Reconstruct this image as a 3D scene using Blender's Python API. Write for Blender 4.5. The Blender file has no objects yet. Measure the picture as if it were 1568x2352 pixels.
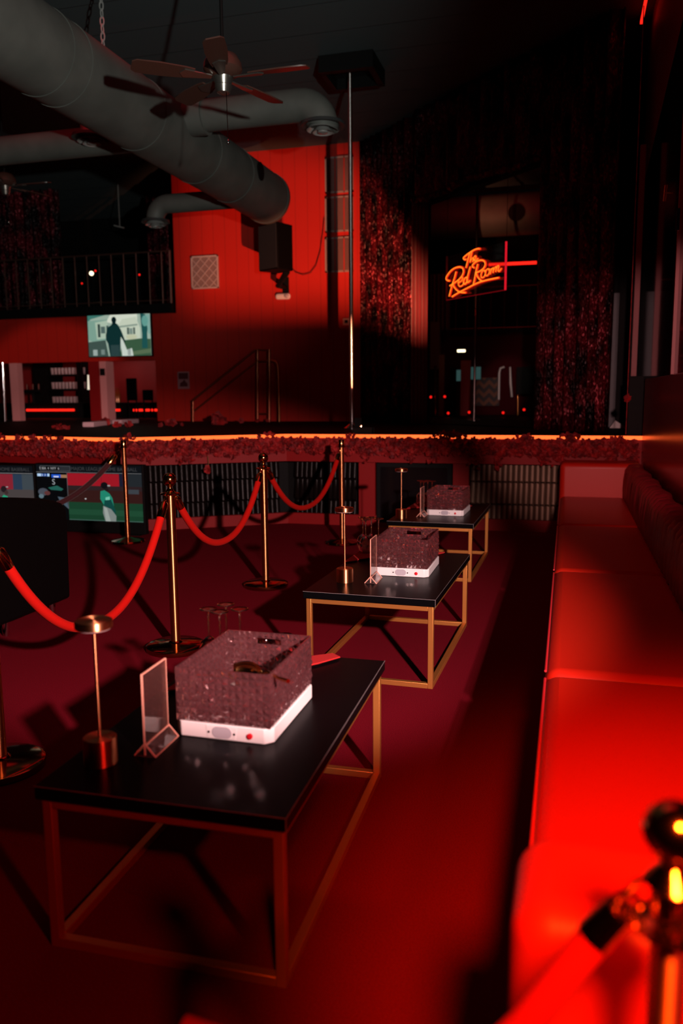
import bpy, bmesh, math, random
from mathutils import Vector, Matrix
rnd = random.Random(7)
PI = math.pi
sc = bpy.context.scene
col = sc.collection

# ---------------------------------------------------------------- camera
F_PX, PITCH, ROLL, CAM_H, YAW = 1856.7, 0.1444, -0.0082, 1.423, 0.272
cp, sp = math.cos(PITCH), math.sin(PITCH)
RZ = Matrix.Rotation(YAW, 3, 'Z')
fw = RZ @ Vector((0, cp, -sp))
up0 = RZ @ Vector((0, sp, cp))
rt0 = RZ @ Vector((1, 0, 0))
rt = rt0 * math.cos(ROLL) + up0 * math.sin(ROLL)
up = -rt0 * math.sin(ROLL) + up0 * math.cos(ROLL)
EYE = Vector((0, 0, CAM_H))
cam_d = bpy.data.cameras.new('camera')
cam = bpy.data.objects.new('camera', cam_d)
col.objects.link(cam)
m = Matrix.Identity(4)
for i in range(3):
    m[i][0], m[i][1], m[i][2], m[i][3] = rt[i], up[i], -fw[i], EYE[i]
cam.matrix_world = m
cam_d.sensor_fit = 'VERTICAL'
cam_d.sensor_height = 36
cam_d.lens = F_PX / 2352 * 36
cam_d.dof.use_dof = True
cam_d.dof.focus_distance = 4.0
cam_d.dof.aperture_fstop = 2.0
cam_d.clip_start = 0.05
sc.camera = cam

def ray(px, py):
    return fw + rt * ((px - 784) / F_PX) - up * ((py - 1176) / F_PX)
def at_y(px, py, y):
    d = ray(px, py); return EYE + d * (y / d.y)
def at_x(px, py, x):
    d = ray(px, py); return EYE + d * (x / d.x)
def at_z(px, py, z):
    d = ray(px, py); return EYE + d * ((z - CAM_H) / d.z)
def at_diag(px, py, s):                      # the corner wall planes, X + Y = s
    d = ray(px, py); return EYE + d * (s / (d.x + d.y))

# ---------------------------------------------------------------- world, exposure, lamps
w = bpy.data.worlds.new('World'); sc.world = w
w.use_nodes = True
bg = w.node_tree.nodes['Background']
bg.inputs[0].default_value = (0.5, 0.25, 0.28, 1)
bg.inputs[1].default_value = 0.0015
sc.view_settings.view_transform = 'Standard'
sc.view_settings.look = 'None'
sc.view_settings.gamma = 1
sc.view_settings.exposure = 0.0
sc.view_settings.use_curve_mapping = False
sc.cycles.use_denoising = True
sc.cycles.max_bounces = 10
sc.cycles.transparent_max_bounces = 16
sc.cycles.transmission_bounces = 10
sc.cycles.glossy_bounces = 5
sc.cycles.sample_clamp_indirect = 4
sc.cycles.caustics_refractive = False
sc.cycles.caustics_reflective = False

def spot(name, loc, target, power, color, size, blend=0.3, radius=0.08, scale=(1, 1, 1)):
    l = bpy.data.lights.new(name, 'SPOT')
    l.energy = power; l.color = color; l.spot_size = size; l.spot_blend = blend
    l.shadow_soft_size = radius
    o = bpy.data.objects.new(name, l); col.objects.link(o)
    o.location = loc
    o.rotation_euler = (Vector(target) - Vector(loc)).to_track_quat('-Z', 'Y').to_euler()
    o.scale = scale
    return o
def area(name, loc, target, power, color, sx, sy, spread=PI):
    l = bpy.data.lights.new(name, 'AREA')
    l.energy = power; l.color = color; l.shape = 'RECTANGLE'; l.size = sx; l.size_y = sy; l.spread = spread
    o = bpy.data.objects.new(name, l); col.objects.link(o)
    o.location = loc
    o.rotation_euler = (Vector(target) - Vector(loc)).to_track_quat('-Z', 'Y').to_euler()
    return o
# one lamp stand at camera right carries a pale flood, an upward flood and a red flood
spot('pale_flood', (1.3, -0.2, 2.0), (-1.60, 4.02, 0.62), 1800, (1, .66, .64), 0.50, .45, .05, (1.6, 1, 1))
spot('pale_spill', (0.4, -0.2, 1.95), (0.46, 8.0, 1.30), 800, (1, .50, .48), 0.34, .5, .05)
FOOT = Vector((-2.12, 8.52, 1.055))         # footlight behind the stage rim, washing the upper wall
spot('wall_flood', FOOT, FOOT + Vector((-.39, .921, .445)), 1150, (1, .30, .15), 0.80, .55, .003, (1.6, 1, 1))
spot('duct_flood', (1.3, -0.2, 1.75), (-4.3, 6.3, 4.7), 1150, (.95, 1, .93), .90, .7, .05)
spot('red_flood', (0.42, -0.28, 2.2), (0.36, 1.42, 0.45), 860, (1, .11, .010), 0.72, .85, .20)
spot('red_spill', (1.3, -0.2, 1.98), (-1.4, 1.75, 0.1), 125, (1, .035, .03), 1.1, .7, .06)
area('red_house_fill', (-5, 7.5, 5.0), (-5, 9.5, 0), 6, (1, .03, .04), 3, 2)  # added overhead fill for the red ambience
area('red_room_fill', (-1.0, 4.5, 5.0), (-1.0, 4.5, 0), 11, (1, .02, .04), 2.5, 3)  # second added fill for the red ambience
area('bar_red_fill', (-9.0, 14.0, 2.55), (-9.0, 16.0, 1.6), 9, (1, .05, .03), 3, .3)  # added fill for the glow of the bar light lines
area('shelf_fill', (-9.2, 14.95, 2.35), (-9.2, 15.6, 1.6), 2.5, (1, .85, .82), .9, .1)  # added fill to brighten the shelf glasses
spot('column_spot', (1.3, -0.2, 2.0), at_y(130, 893, 12.5), 1900, (1, .50, .47), 0.16, .4, .05)

# ---------------------------------------------------------------- materials
def mat(name, color, rough=.5, metal=0.0, **k):
    mm = bpy.data.materials.new(name); mm.use_nodes = True
    b = mm.node_tree.nodes['Principled BSDF']
    b.inputs['Base Color'].default_value = (*color, 1)
    b.inputs['Roughness'].default_value = rough
    b.inputs['Metallic'].default_value = metal
    for kk, v in k.items():
        b.inputs[kk.replace('_', ' ')].default_value = v
    return mm
def N(mm, t, **k):
    n = mm.node_tree.nodes.new(t)
    for a, v in k.items(): setattr(n, a, v)
    return n
def L(mm, a, ai, b, bi): mm.node_tree.links.new(a.outputs[ai], b.inputs[bi])
def bsdf(mm): return mm.node_tree.nodes['Principled BSDF']
def bump_noise(mm, scale, strength, dist=.01, detail=3, stretch=None, kind='ShaderNodeTexNoise'):
    tc = N(mm, 'ShaderNodeTexCoord'); mp = N(mm, 'ShaderNodeMapping'); no = N(mm, kind); bu = N(mm, 'ShaderNodeBump')
    if stretch: mp.inputs['Scale'].default_value = stretch
    no.inputs['Scale'].default_value = scale
    if kind == 'ShaderNodeTexNoise': no.inputs['Detail'].default_value = detail
    bu.inputs['Strength'].default_value = strength; bu.inputs['Distance'].default_value = dist
    L(mm, tc, 'Object', mp, 0); L(mm, mp, 0, no, 'Vector'); L(mm, no, 0, bu, 'Height'); L(mm, bu, 0, bsdf(mm), 'Normal')
    return no
def vary(mm, scale, c1, c2, stretch=(1, 1, 1), lo=.35, hi=.65):
    tc = N(mm, 'ShaderNodeTexCoord'); mp = N(mm, 'ShaderNodeMapping'); no = N(mm, 'ShaderNodeTexNoise'); cr = N(mm, 'ShaderNodeValToRGB')
    mp.inputs['Scale'].default_value = stretch; no.inputs['Scale'].default_value = scale; no.inputs['Detail'].default_value = 4
    cr.color_ramp.elements[0].position = lo; cr.color_ramp.elements[1].position = hi
    cr.color_ramp.elements[0].color = (*c1, 1); cr.color_ramp.elements[1].color = (*c2, 1)
    L(mm, tc, 'Object', mp, 0); L(mm, mp, 0, no, 'Vector'); L(mm, no, 0, cr, 0); L(mm, cr, 0, bsdf(mm), 'Base Color')
def em(name, color, s):
    mm = bpy.data.materials.new(name); mm.use_nodes = True
    nt = mm.node_tree; nt.nodes.clear()
    o = nt.nodes.new('ShaderNodeOutputMaterial'); e = nt.nodes.new('ShaderNodeEmission')
    e.inputs[0].default_value = (*color, 1); e.inputs[1].default_value = s
    nt.links.new(e.outputs[0], o.inputs[0])
    return mm
_pic = {}
def pic(r, g, b, k=1.0):                      # one colour of a lit screen, given as display values
    key = (r, g, b, k)
    if key not in _pic:
        lin = [((v / 255 + .055) / 1.055) ** 2.4 if v > 10 else v / 255 / 12.92 for v in (r, g, b)]
        _pic[key] = em('screen_light', lin, k)
    return _pic[key]

CARPET = mat('carpet', (.30, .008, .022), .95, 0, Specular_IOR_Level=.05)
vary(CARPET, 260, (.115, .0025, .009), (.215, .006, .016)); bump_noise(CARPET, 350, .6, .004)
CEIL = mat('ceiling_panel', (.048, .066, .070), .85)
WALLRED = mat('red_planks', (.55, .022, .010), .55)
def planks(mm, c, w, axis=0, dark=.45):
    tc = N(mm, 'ShaderNodeTexCoord'); sx = N(mm, 'ShaderNodeSeparateXYZ'); di = N(mm, 'ShaderNodeMath', operation='DIVIDE')
    fr = N(mm, 'ShaderNodeMath', operation='FRACT'); cr = N(mm, 'ShaderNodeValToRGB'); bu = N(mm, 'ShaderNodeBump')
    di.inputs[1].default_value = w
    e = cr.color_ramp.elements
    e[0].position = 0; e[0].color = (c[0] * dark, c[1] * dark, c[2] * dark, 1)
    e[1].position = .06; e[1].color = (*c, 1)
    L(mm, tc, 'Object', sx, 0); L(mm, sx, axis, di, 0); L(mm, di, 0, fr, 0); L(mm, fr, 0, cr, 0)
    L(mm, cr, 0, bsdf(mm), 'Base Color'); L(mm, cr, 0, bu, 'Height')
    bu.inputs['Strength'].default_value = .5; bu.inputs['Distance'].default_value = .01
    L(mm, bu, 0, bsdf(mm), 'Normal')
planks(WALLRED, (.55, .014, .005), .20)
REDPAINT = mat('red_paint', (.27, .008, .009), .55, 0, Specular_IOR_Level=.2); bump_noise(REDPAINT, 30, .08)
REDDARK = mat('dark_red_paint', (.16, .008, .012), .5)
WAINS = mat('glossy_red_wood', (.30, .008, .010), .22, .55)
bump_noise(WAINS, 26, .12, .004, 2, (1, 6, .15))
BLACK = mat('black_paint', (.004, .004, .004), .65, 0, Specular_IOR_Level=.15)
BLACKGLOSS = mat('black_gloss', (.004, .004, .005), .16)
STAGEBLACK = mat('stage_floor_black', (.003, .0022, .0022), .6, 0, Specular_IOR_Level=.06)
BLACKLEATHER = mat('black_leather', (.002, .0016, .0016), .6, 0, Specular_IOR_Level=.08); bump_noise(BLACKLEATHER, 160, .2, .003)
TABLETOP = mat('black_table_laminate', (.0025, .0025, .003), .30, 0, Specular_IOR_Level=.05)
EDGEWHITE = mat('worn_edge', (.16, .14, .14), .6)
BRASS = mat('brass', (.78, .38, .13), .12, 1.0)
BRUSHED = mat('brushed_brass', (.80, .42, .17), .34, 1.0, Anisotropic=.4)
GOLDPAINT = mat('gold_frame', (.62, .25, .06), .42, .75)
COPPER = mat('copper', (.88, .36, .17), .24, 1.0)
def spun(mm):                                 # metal turned on a lathe: the grooves run round it
    t = N(mm, 'ShaderNodeTangent', direction_type='RADIAL', axis='Z'); L(mm, t, 0, bsdf(mm), 'Tangent')
    bsdf(mm).inputs['Anisotropic'].default_value = .92; bsdf(mm).inputs['Anisotropic Rotation'].default_value = .25
SPUNBRASS = mat('spun_brass', (.80, .34, .13), .40, 1.0); spun(SPUNBRASS)
SPUNCOPPER = mat('spun_copper', (.90, .38, .17), .40, 1.0); spun(SPUNCOPPER)
SPUNCHROME = mat('spun_chrome', (.85, .83, .80), .42, 1.0); spun(SPUNCHROME)
BRONZE = mat('dark_bronze', (.36, .15, .06), .12, 1.0)
CHROME = mat('chrome', (.75, .75, .75), .12, 1.0)
TARNISH = mat('antique_mirror', (.17, .115, .075), .5, .55); bump_noise(TARNISH, 9, .25, .01)
SHADEDMIRROR = mat('shaded_mirror', (.006, .0035, .003), .30, 0, Specular_IOR_Level=.10); bump_noise(SHADEDMIRROR, 9, .25, .01)  # shaded copy of the mirror tiles, dimmer reflection put into the colour
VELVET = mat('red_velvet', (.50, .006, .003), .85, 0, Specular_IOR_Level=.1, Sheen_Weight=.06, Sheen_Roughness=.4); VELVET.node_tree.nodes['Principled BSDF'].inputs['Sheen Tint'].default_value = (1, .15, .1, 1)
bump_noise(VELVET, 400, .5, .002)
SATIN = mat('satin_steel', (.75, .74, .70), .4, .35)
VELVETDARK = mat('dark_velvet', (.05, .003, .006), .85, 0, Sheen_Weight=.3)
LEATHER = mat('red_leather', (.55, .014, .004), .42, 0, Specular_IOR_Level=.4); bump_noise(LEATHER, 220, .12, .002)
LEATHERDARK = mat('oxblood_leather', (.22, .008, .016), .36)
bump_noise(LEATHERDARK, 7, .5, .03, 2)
DUCT = mat('grey_duct_paint', (.10, .105, .095), .6); vary(DUCT, 3, (.085, .09, .08), (.115, .118, .105))
DUCTMETAL = mat('galvanised', (.50, .49, .47), .35, .5)
WHITEPL = mat('white_plastic', (.82, .78, .77), .4)
GREYPL = mat('grey_lens', (.45, .42, .46), .25)
REDBTN = mat('red_button', (.6, .01, .02), .3)
GREY = mat('grey_cloth', (.10, .10, .12), .9)
WHITE = mat('white_card', (.75, .72, .70), .8)
WOODBLADE = mat('dark_walnut', (.07, .03, .022), .35); bump_noise(WOODBLADE, 12, .1, .003, 3, (1, 1, 8))
GRILLE = mat('grille_metal', (.42, .33, .31), .5, .3)
PINK = mat('sign_plate', (.55, .30, .30), .6)
COLUMN = mat('column_pink', (.75, .32, .31), .6)
PETAL = mat('red_petals', (.30, .005, .007), .75); vary(PETAL, 14, (.12, .002, .004), (.42, .008, .008))
LEAF = mat('dry_leaf', (.20, .10, .03), .7)
CLOTHRED = mat('red_napkin', (.42, .006, .006), .85); bump_noise(CLOTHRED, 500, .3, .002)
CURTAIN = mat('curtain_velvet', (.20, .008, .016), .75, 0, Sheen_Weight=.4)
SEQ = mat('red_sequins', (.30, .008, .022), .40, .6)
def sequins(mm, c1, c2, sc_=(110, 110, 40)):
    tc = N(mm, 'ShaderNodeTexCoord'); mp = N(mm, 'ShaderNodeMapping'); vo = N(mm, 'ShaderNodeTexVoronoi')
    mp.inputs['Scale'].default_value = sc_; vo.inputs['Scale'].default_value = 1
    no = N(mm, 'ShaderNodeTexNoise'); no.inputs['Scale'].default_value = .06; no.inputs['Detail'].default_value = 5
    cr = N(mm, 'ShaderNodeValToRGB'); cr.color_ramp.elements[0].position = .42; cr.color_ramp.elements[1].position = .62
    cr.color_ramp.elements[0].color = (*c1, 1); cr.color_ramp.elements[1].color = (*c2, 1)
    sub = N(mm, 'ShaderNodeVectorMath', operation='SUBTRACT'); sub.inputs[1].default_value = (.5, .5, .5)
    scl = N(mm, 'ShaderNodeVectorMath', operation='SCALE'); scl.inputs['Scale'].default_value = 1.1
    ge = N(mm, 'ShaderNodeNewGeometry'); ad = N(mm, 'ShaderNodeVectorMath', operation='ADD'); nm = N(mm, 'ShaderNodeVectorMath', operation='NORMALIZE')
    L(mm, tc, 'Object', mp, 0); L(mm, mp, 0, vo, 'Vector'); L(mm, mp, 0, no, 'Vector')
    L(mm, vo, 'Color', sub, 0); L(mm, sub, 0, scl, 0); L(mm, ge, 'Normal', ad, 0); L(mm, scl, 0, ad, 1); L(mm, ad, 0, nm, 0)
    L(mm, nm, 0, bsdf(mm), 'Normal'); L(mm, no, 0, cr, 0); L(mm, cr, 0, bsdf(mm), 'Base Color')
sequins(SEQ, (.006, .0003, .0008), (.15, .004, .012))
def glassy(name, color, rough, ior=1.45, mix=0.0, mixc=(1, 1, 1), tmix=.25, spark=0.0):
    mm = bpy.data.materials.new(name); mm.use_nodes = True
    nt = mm.node_tree; b = bsdf(mm)
    b.inputs['Base Color'].default_value = (*color, 1); b.inputs['Roughness'].default_value = rough
    b.inputs['IOR'].default_value = ior; b.inputs['Transmission Weight'].default_value = 1
    out = nt.nodes['Material Output']
    # clear things let the lamp light through to what stands behind them
    tr = nt.nodes.new('ShaderNodeBsdfTransparent'); tr.inputs[0].default_value = (*color, 1)
    mx = nt.nodes.new('ShaderNodeMixShader'); mx.inputs[0].default_value = tmix
    nt.links.new(b.outputs[0], mx.inputs[1]); nt.links.new(tr.outputs[0], mx.inputs[2])
    last = mx
    if mix:
        df = nt.nodes.new('ShaderNodeBsdfDiffuse'); df.inputs[0].default_value = (*mixc, 1)
        m2 = nt.nodes.new('ShaderNodeMixShader'); m2.inputs[0].default_value = mix
        nt.links.new(last.outputs[0], m2.inputs[1]); nt.links.new(df.outputs[0], m2.inputs[2]); last = m2
    if spark:
        gl = nt.nodes.new('ShaderNodeBsdfGlossy'); gl.inputs['Color'].default_value = (1, .86, .84, 1); gl.inputs['Roughness'].default_value = .07
        m3 = nt.nodes.new('ShaderNodeMixShader'); m3.inputs[0].default_value = spark
        nt.links.new(last.outputs[0], m3.inputs[1]); nt.links.new(gl.outputs[0], m3.inputs[2]); last = m3
    nt.links.new(last.outputs[0], out.inputs[0])
    return mm
GLASS = glassy('clear_glass', (1, .95, .95), .015, 1.5, 0, (1, .8, .8), .12, .07)
ACRYL = glassy('clear_acrylic', (.98, .93, .92), .03, 1.45, .03, (.8, .36, .3))
CRYSTAL = glassy('hammered_crystal', (.95, .76, .78), .04, 1.49, .055, (.85, .30, .33), .10, .20)  # pink tint stands for the red surroundings seen in clear crystal
ACRYLEDGE = mat('acrylic_edge', (.80, .36, .26), .35)
DARKGLASS = mat('dark_mirror_glass', (.10, .10, .105), .06, 1.0)

NEON = em('neon_orange', (1, .20, .012), 1.9)
NEONHALO = em('neon_red_halo', (1, .022, .006), .95)  # red halo of the neon glow, put on an outer tube
LEDSTRIP = em('led_strip_orange', (1, .125, .025), 2.1)
LEDRED = em('led_red', (1, .016, .008), 1.6)
BULB = em('warm_bulb', (1, .80, .50), 3.0)
REDDOT = em('red_indicator', (1, .012, .008), 1.2)
LIGHTBAR = em('pale_light_bar', (1, .86, .66), .9)

# ---------------------------------------------------------------- mesh building
class MB:
    def __init__(self): self.bm = bmesh.new(); self.mi = 0
    def face(self, pts, flip=False):
        vs = [self.bm.verts.new(p) for p in (reversed(pts) if flip else pts)]
        f = self.bm.faces.new(vs); f.material_index = self.mi; return f
    def box(self, x0, x1, y0, y1, z0, z1, M=None):
        c = [Vector((x, y, z)) for z in (z0, z1) for y in (y0, y1) for x in (x0, x1)]
        if M: c = [M @ v for v in c]
        v = [self.bm.verts.new(p) for p in c]
        for q in ((0, 2, 3, 1), (4, 5, 7, 6), (0, 1, 5, 4), (2, 6, 7, 3), (0, 4, 6, 2), (1, 3, 7, 5)):
            f = self.bm.faces.new([v[i] for i in q]); f.material_index = self.mi
        return self
    def cbox(self, c, s, rz=0, M=None):
        T = Matrix.Translation(c) @ Matrix.Rotation(rz, 4, 'Z')
        if M: T = M @ T
        return self.box(-s[0] / 2, s[0] / 2, -s[1] / 2, s[1] / 2, -s[2] / 2, s[2] / 2, T)
    def bar(self, a, b, wd, hd=None, upv=(0, 0, 1)):
        a, b = Vector(a), Vector(b); d = b - a; hd = hd or wd
        z = d.normalized(); u = Vector(upv)
        if abs(z.dot(u)) > .98: u = Vector((0, 1, 0))
        x = u.cross(z).normalized(); y = z.cross(x)
        T = Matrix(((x.x, y.x, z.x, a.x), (x.y, y.y, z.y, a.y), (x.z, y.z, z.z, a.z), (0, 0, 0, 1)))
        return self.box(-wd / 2, wd / 2, -hd / 2, hd / 2, 0, d.length, T)
    def lathe(self, prof, c=(0, 0, 0), seg=24, M=None, cap=True):
        T = Matrix.Translation(c)
        if M: T = M
        rings = []
        for r, z in prof:
            rings.append([self.bm.verts.new(T @ Vector((r * math.cos(2 * PI * i / seg), r * math.sin(2 * PI * i / seg), z))) for i in range(seg)])
        for a, b in zip(rings, rings[1:]):
            for i in range(seg):
                f = self.bm.faces.new((a[i], a[(i + 1) % seg], b[(i + 1) % seg], b[i])); f.material_index = self.mi
        if cap:
            if prof[0][0] > 1e-4:
                f = self.bm.faces.new(list(reversed(rings[0]))); f.material_index = self.mi
            if prof[-1][0] > 1e-4:
                f = self.bm.faces.new(rings[-1]); f.material_index = self.mi
        return self
    def tube(self, pts, r, seg=10, cap=True):
        pts = [Vector(p) for p in pts]; n = len(pts); rs = r if isinstance(r, (list, tuple)) else [r] * n
        tan = [(pts[min(i + 1, n - 1)] - pts[max(i - 1, 0)]).normalized() for i in range(n)]
        u = Vector((0, 0, 1)) if abs(tan[0].z) < .9 else Vector((1, 0, 0))
        u = (u - tan[0] * u.dot(tan[0])).normalized()
        rings = []
        for i in range(n):
            u = (u - tan[i] * u.dot(tan[i])).normalized(); v = tan[i].cross(u)
            rings.append([self.bm.verts.new(pts[i] + (u * math.cos(2 * PI * k / seg) + v * math.sin(2 * PI * k / seg)) * rs[i]) for k in range(seg)])
        for a, b in zip(rings, rings[1:]):
            for k in range(seg):
                f = self.bm.faces.new((a[k], a[(k + 1) % seg], b[(k + 1) % seg], b[k])); f.material_index = self.mi
        if cap:
            f = self.bm.faces.new(list(reversed(rings[0]))); f.material_index = self.mi
            f = self.bm.faces.new(rings[-1]); f.material_index = self.mi
        return self
    def prism(self, pts, z0, z1, M=None):
        T = M or Matrix.Identity(4)
        a = [self.bm.verts.new(T @ Vector((p[0], p[1], z0))) for p in pts]
        b = [self.bm.verts.new(T @ Vector((p[0], p[1], z1))) for p in pts]
        n = len(pts)
        for f in (list(reversed(a)), b):
            ff = self.bm.faces.new(f); ff.material_index = self.mi
        for i in range(n):
            ff = self.bm.faces.new((a[i], a[(i + 1) % n], b[(i + 1) % n], b[i])); ff.material_index = self.mi
        return self
    def grid(self, rows):
        vv = [[self.bm.verts.new(p) for p in r] for r in rows]
        for a, b in zip(vv, vv[1:]):
            for i in range(len(a) - 1):
                f = self.bm.faces.new((a[i], a[i + 1], b[i + 1], b[i])); f.material_index = self.mi
        return self
    def build(self, name, mats, parent=None, bevel=0, seg=2, angle=40, smooth=True, fix=True, solid=0):
        if fix: bmesh.ops.recalc_face_normals(self.bm, faces=self.bm.faces[:])
        me = bpy.data.meshes.new(name); self.bm.to_mesh(me); self.bm.free()
        for mm in (mats if isinstance(mats, (list, tuple)) else [mats]): me.materials.append(mm)
        if smooth:
            me.polygons.foreach_set('use_smooth', [True] * len(me.polygons))
            me.set_sharp_from_angle(angle=math.radians(angle))
        o = bpy.data.objects.new(name, me); col.objects.link(o)
        if parent: o.parent = parent
        if solid:
            md = o.modifiers.new('thickness', 'SOLIDIFY'); md.thickness = solid; md.offset = 0
        if bevel:
            md = o.modifiers.new('edges', 'BEVEL'); md.width = bevel; md.segments = seg; md.limit_method = 'ANGLE'; md.angle_limit = math.radians(35)
        return o
def tag(o, label=None, cat=None, group=None, kind=None):
    if label: o['label'] = label
    if cat: o['category'] = cat
    if group: o['group'] = group
    if kind: o['kind'] = kind
    return o
def thing(name, label, cat, group=None):
    o = bpy.data.objects.new(name, None); col.objects.link(o); o.empty_display_size = .1
    return tag(o, label, cat, group)
def settle(o, base):                          # put the origin of a finished thing at its base
    b = Vector(base); T = Matrix.Translation(-b)
    for c in ([o] if o.type == 'MESH' else []) + list(o.children_recursive):
        if c.type == 'MESH': c.data.transform(T)
    o.location = b
    return o
def copy_tree(o, parent=None):
    c = o.copy(); col.objects.link(c); c.parent = parent
    for ch in o.children: copy_tree(ch, c)
    return c
def struct(o): o['kind'] = 'structure'; return o

# ================================================================ THE ROOM
YW, ZC, ZS = 12.5, 5.2, 1.0          # back wall, ceiling height, stage height
b = MB(); b.box(-13.2, 2.6, -3.5, 16.2, -.1, 0)
struct(b.build('floor', CARPET))
# ceiling of lapped dark panels running across the hall
b = MB()
y = 2.6; k = 0
while y < 16.2:
    y2 = y + .62
    b.face([(-13.2, y, ZC + .03), (2.6, y, ZC + .03), (2.6, y2 - .022, ZC), (-13.2, y2 - .022, ZC)])
    b.face([(-13.2, y2 - .022, ZC), (2.6, y2 - .022, ZC), (2.6, y2 - .022, ZC + .06), (-13.2, y2 - .022, ZC + .06)])
    y = y2
b.box(-13.2, 2.6, 2.6, 16.2, ZC + .08, ZC + .2)
struct(b.build('ceiling', CEIL, smooth=False, fix=False))

# back wall in red planks, with the bar opening at the left
wl, wr = -6.30, -2.95
b = MB()
b.box(-6.72, wr, YW, YW + .15, 0, 2.02)
b.box(wl, wr, YW, YW + .15, 2.02, ZC + .03)
b.box(-13.2, wl, YW, YW + .15, 2.02, 2.78)
struct(b.build('wall_back', WALLRED))
b = MB(); b.box(-13.2, -13.05, 2, 16.2, 0, ZC); struct(b.build('wall_left', REDDARK))
b = MB(); b.box(-13.2, -6.0, 16.05, 16.2, 2.62, ZC); struct(b.build('wall_loft', BLACK))
b = MB(); b.box(-13.2, -6.0, 16.05, 16.2, 0, 2.62); struct(b.build('wall_bar', mat('bar_wall_red', (.30, .012, .012), .6)))
b = MB(); b.box(-13.05, -6.3, YW + .15, 16.05, 2.62, 2.78); struct(b.build('floor_balcony', BLACK))
b = MB(); b.box(-6.3, -6.15, YW + .15, 16.05, 0, ZC); struct(b.build('wall_loft_side', BLACK))
b = MB(); b.box(-13.05, -6.3, YW + .15, 16.05, .9, 1.0); struct(b.build('floor_bar', BLACK))

# corner wall at 45 degrees with an opening made in place of the mirror:  X + Y = SD
SD = 9.5
u45 = Vector((1, -1, 0)).normalized(); n45 = Vector((1, 1, 0)).normalized()
oL, oR = at_diag(972, 700, SD), at_diag(1238, 700, SD)
def diag(p, z): return Vector((p[0], p[1], z))
b = MB()
cA = Vector((-3.0, SD + 3.0, 0)); cB = Vector((.34, SD - .34, 0))
def dslab(p, q, z0, z1, t=.12):
    pts = [p, q, q + n45 * t, p + n45 * t]
    b.prism([(v.x, v.y) for v in pts], z0, z1)
zl = 4.0
dslab(cA, Vector((oL.x, oL.y, 0)), ZS, ZC); dslab(Vector((oR.x, oR.y, 0)), cB, ZS, ZC)
dslab(Vector((oL.x, oL.y, 0)), Vector((oR.x, oR.y, 0)), zl, ZC)
struct(b.build('wall_corner', BLACK))

# right wall: glossy red wainscot, dark mirror panels above
XR = .705
b = MB(); b.box(XR, XR + .12, 2.7, 8.36, 0, 1.545); struct(b.build('wall_right', WAINS, bevel=.004))
b = MB(); b.box(XR + .004, XR + .12, 2.7, 9.6, 1.547, 4.15); struct(b.build('wall_right_upper', DARKGLASS))
b = MB()
b.face([(XR, 2.7, 4.9), (XR, 6.7, 4.05), (XR, 9.7, 3.60), (XR, 9.7, ZC), (XR, 2.7, ZC)])
b.face([(XR + .12, 2.7, 4.9), (XR + .12, 6.7, 4.05), (XR + .12, 9.7, 3.60), (XR + .12, 9.7, ZC), (XR + .12, 2.7, ZC)])
struct(b.build('trim_soffit', REDDARK))

# ================================================================ STAGE
A0, A1, A2, A3 = Vector((-9.6, 8.15, 0)), Vector((-4.47, 7.40, 0)), Vector((-2.95, 8.36, 0)), Vector((XR, 8.36, 0))
path = [A0, A1, A2, A3]
stage = thing('stage', 'low black dance stage with orange glowing rim, flower garland and mirrored front', 'stage')
def off(d):                                   # the front path moved back by d
    out = []
    for i, p in enumerate(path):
        ns = []
        for a, c in ((i - 1, i), (i, i + 1)):
            if a >= 0 and c < len(path):
                t = (path[c] - path[a]).normalized(); ns.append(Vector((-t.y, t.x, 0)))
        nn = sum(ns, Vector()).normalized(); kk = 1 / max(.5, nn.dot(ns[0]))
        out.append(p + nn * d * kk)
    return out
def band(mb, d0, d1, z0, z1, i0=0, i1=3, open_end=False):
    f, g = off(d0), off(d1)
    for i in range(i0, i1):
        mb.prism([(f[i].x, f[i].y), (f[i + 1].x, f[i + 1].y), (g[i + 1].x, g[i + 1].y), (g[i].x, g[i].y)], z0, z1)
f0 = off(.03)
b = MB()
b.prism([(f0[0].x, f0[0].y), (f0[1].x, f0[1].y), (f0[2].x, f0[2].y), (XR, f0[3].y), (XR, 8.79), (cA.x + .02, YW), (-9.6, YW)], .93, ZS)
b.build('platform', STAGEBLACK, stage)
b = MB(); band(b, .0, .03, .962, .999); b.build('led_strip', LEDSTRIP, stage)
b = MB(); band(b, .015, .10, .705, .96); b.build('fascia', REDPAINT, stage)
b = MB(); band(b, .10, .16, .0, .12); b.build('base_rail', REDPAINT, stage)
b = MB(); band(b, .22, .26, 0, .93); b.build('back_board', BLACK, stage)
# posts of the front
def onfront(px, py, d=.1):                    # x on the straight right front
    return at_y(px, py, 8.36 + d).x
for x0, x1 in ((825, 862), (1040, 1076)):
    b = MB(); b.box(onfront(x0, 1130), onfront(x1, 1130), 8.44, 8.56, .1, .72); b.build('post', REDPAINT, stage)
t12 = (A2 - A1).normalized(); n12 = Vector((-t12.y, t12.x, 0))
def mid(s, d, z): p = A1 + t12 * s + n12 * d; return Vector((p.x, p.y, z))
len12 = (A2 - A1).length
R12 = Matrix(((t12.x, n12.x, 0, A1.x), (t12.y, n12.y, 0, A1.y), (0, 0, 1, 0), (0, 0, 0, 1)))
b = MB(); b.box(.02, .10, .02, .16, 0, .72, R12); b.build('post', REDPAINT, stage)
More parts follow.
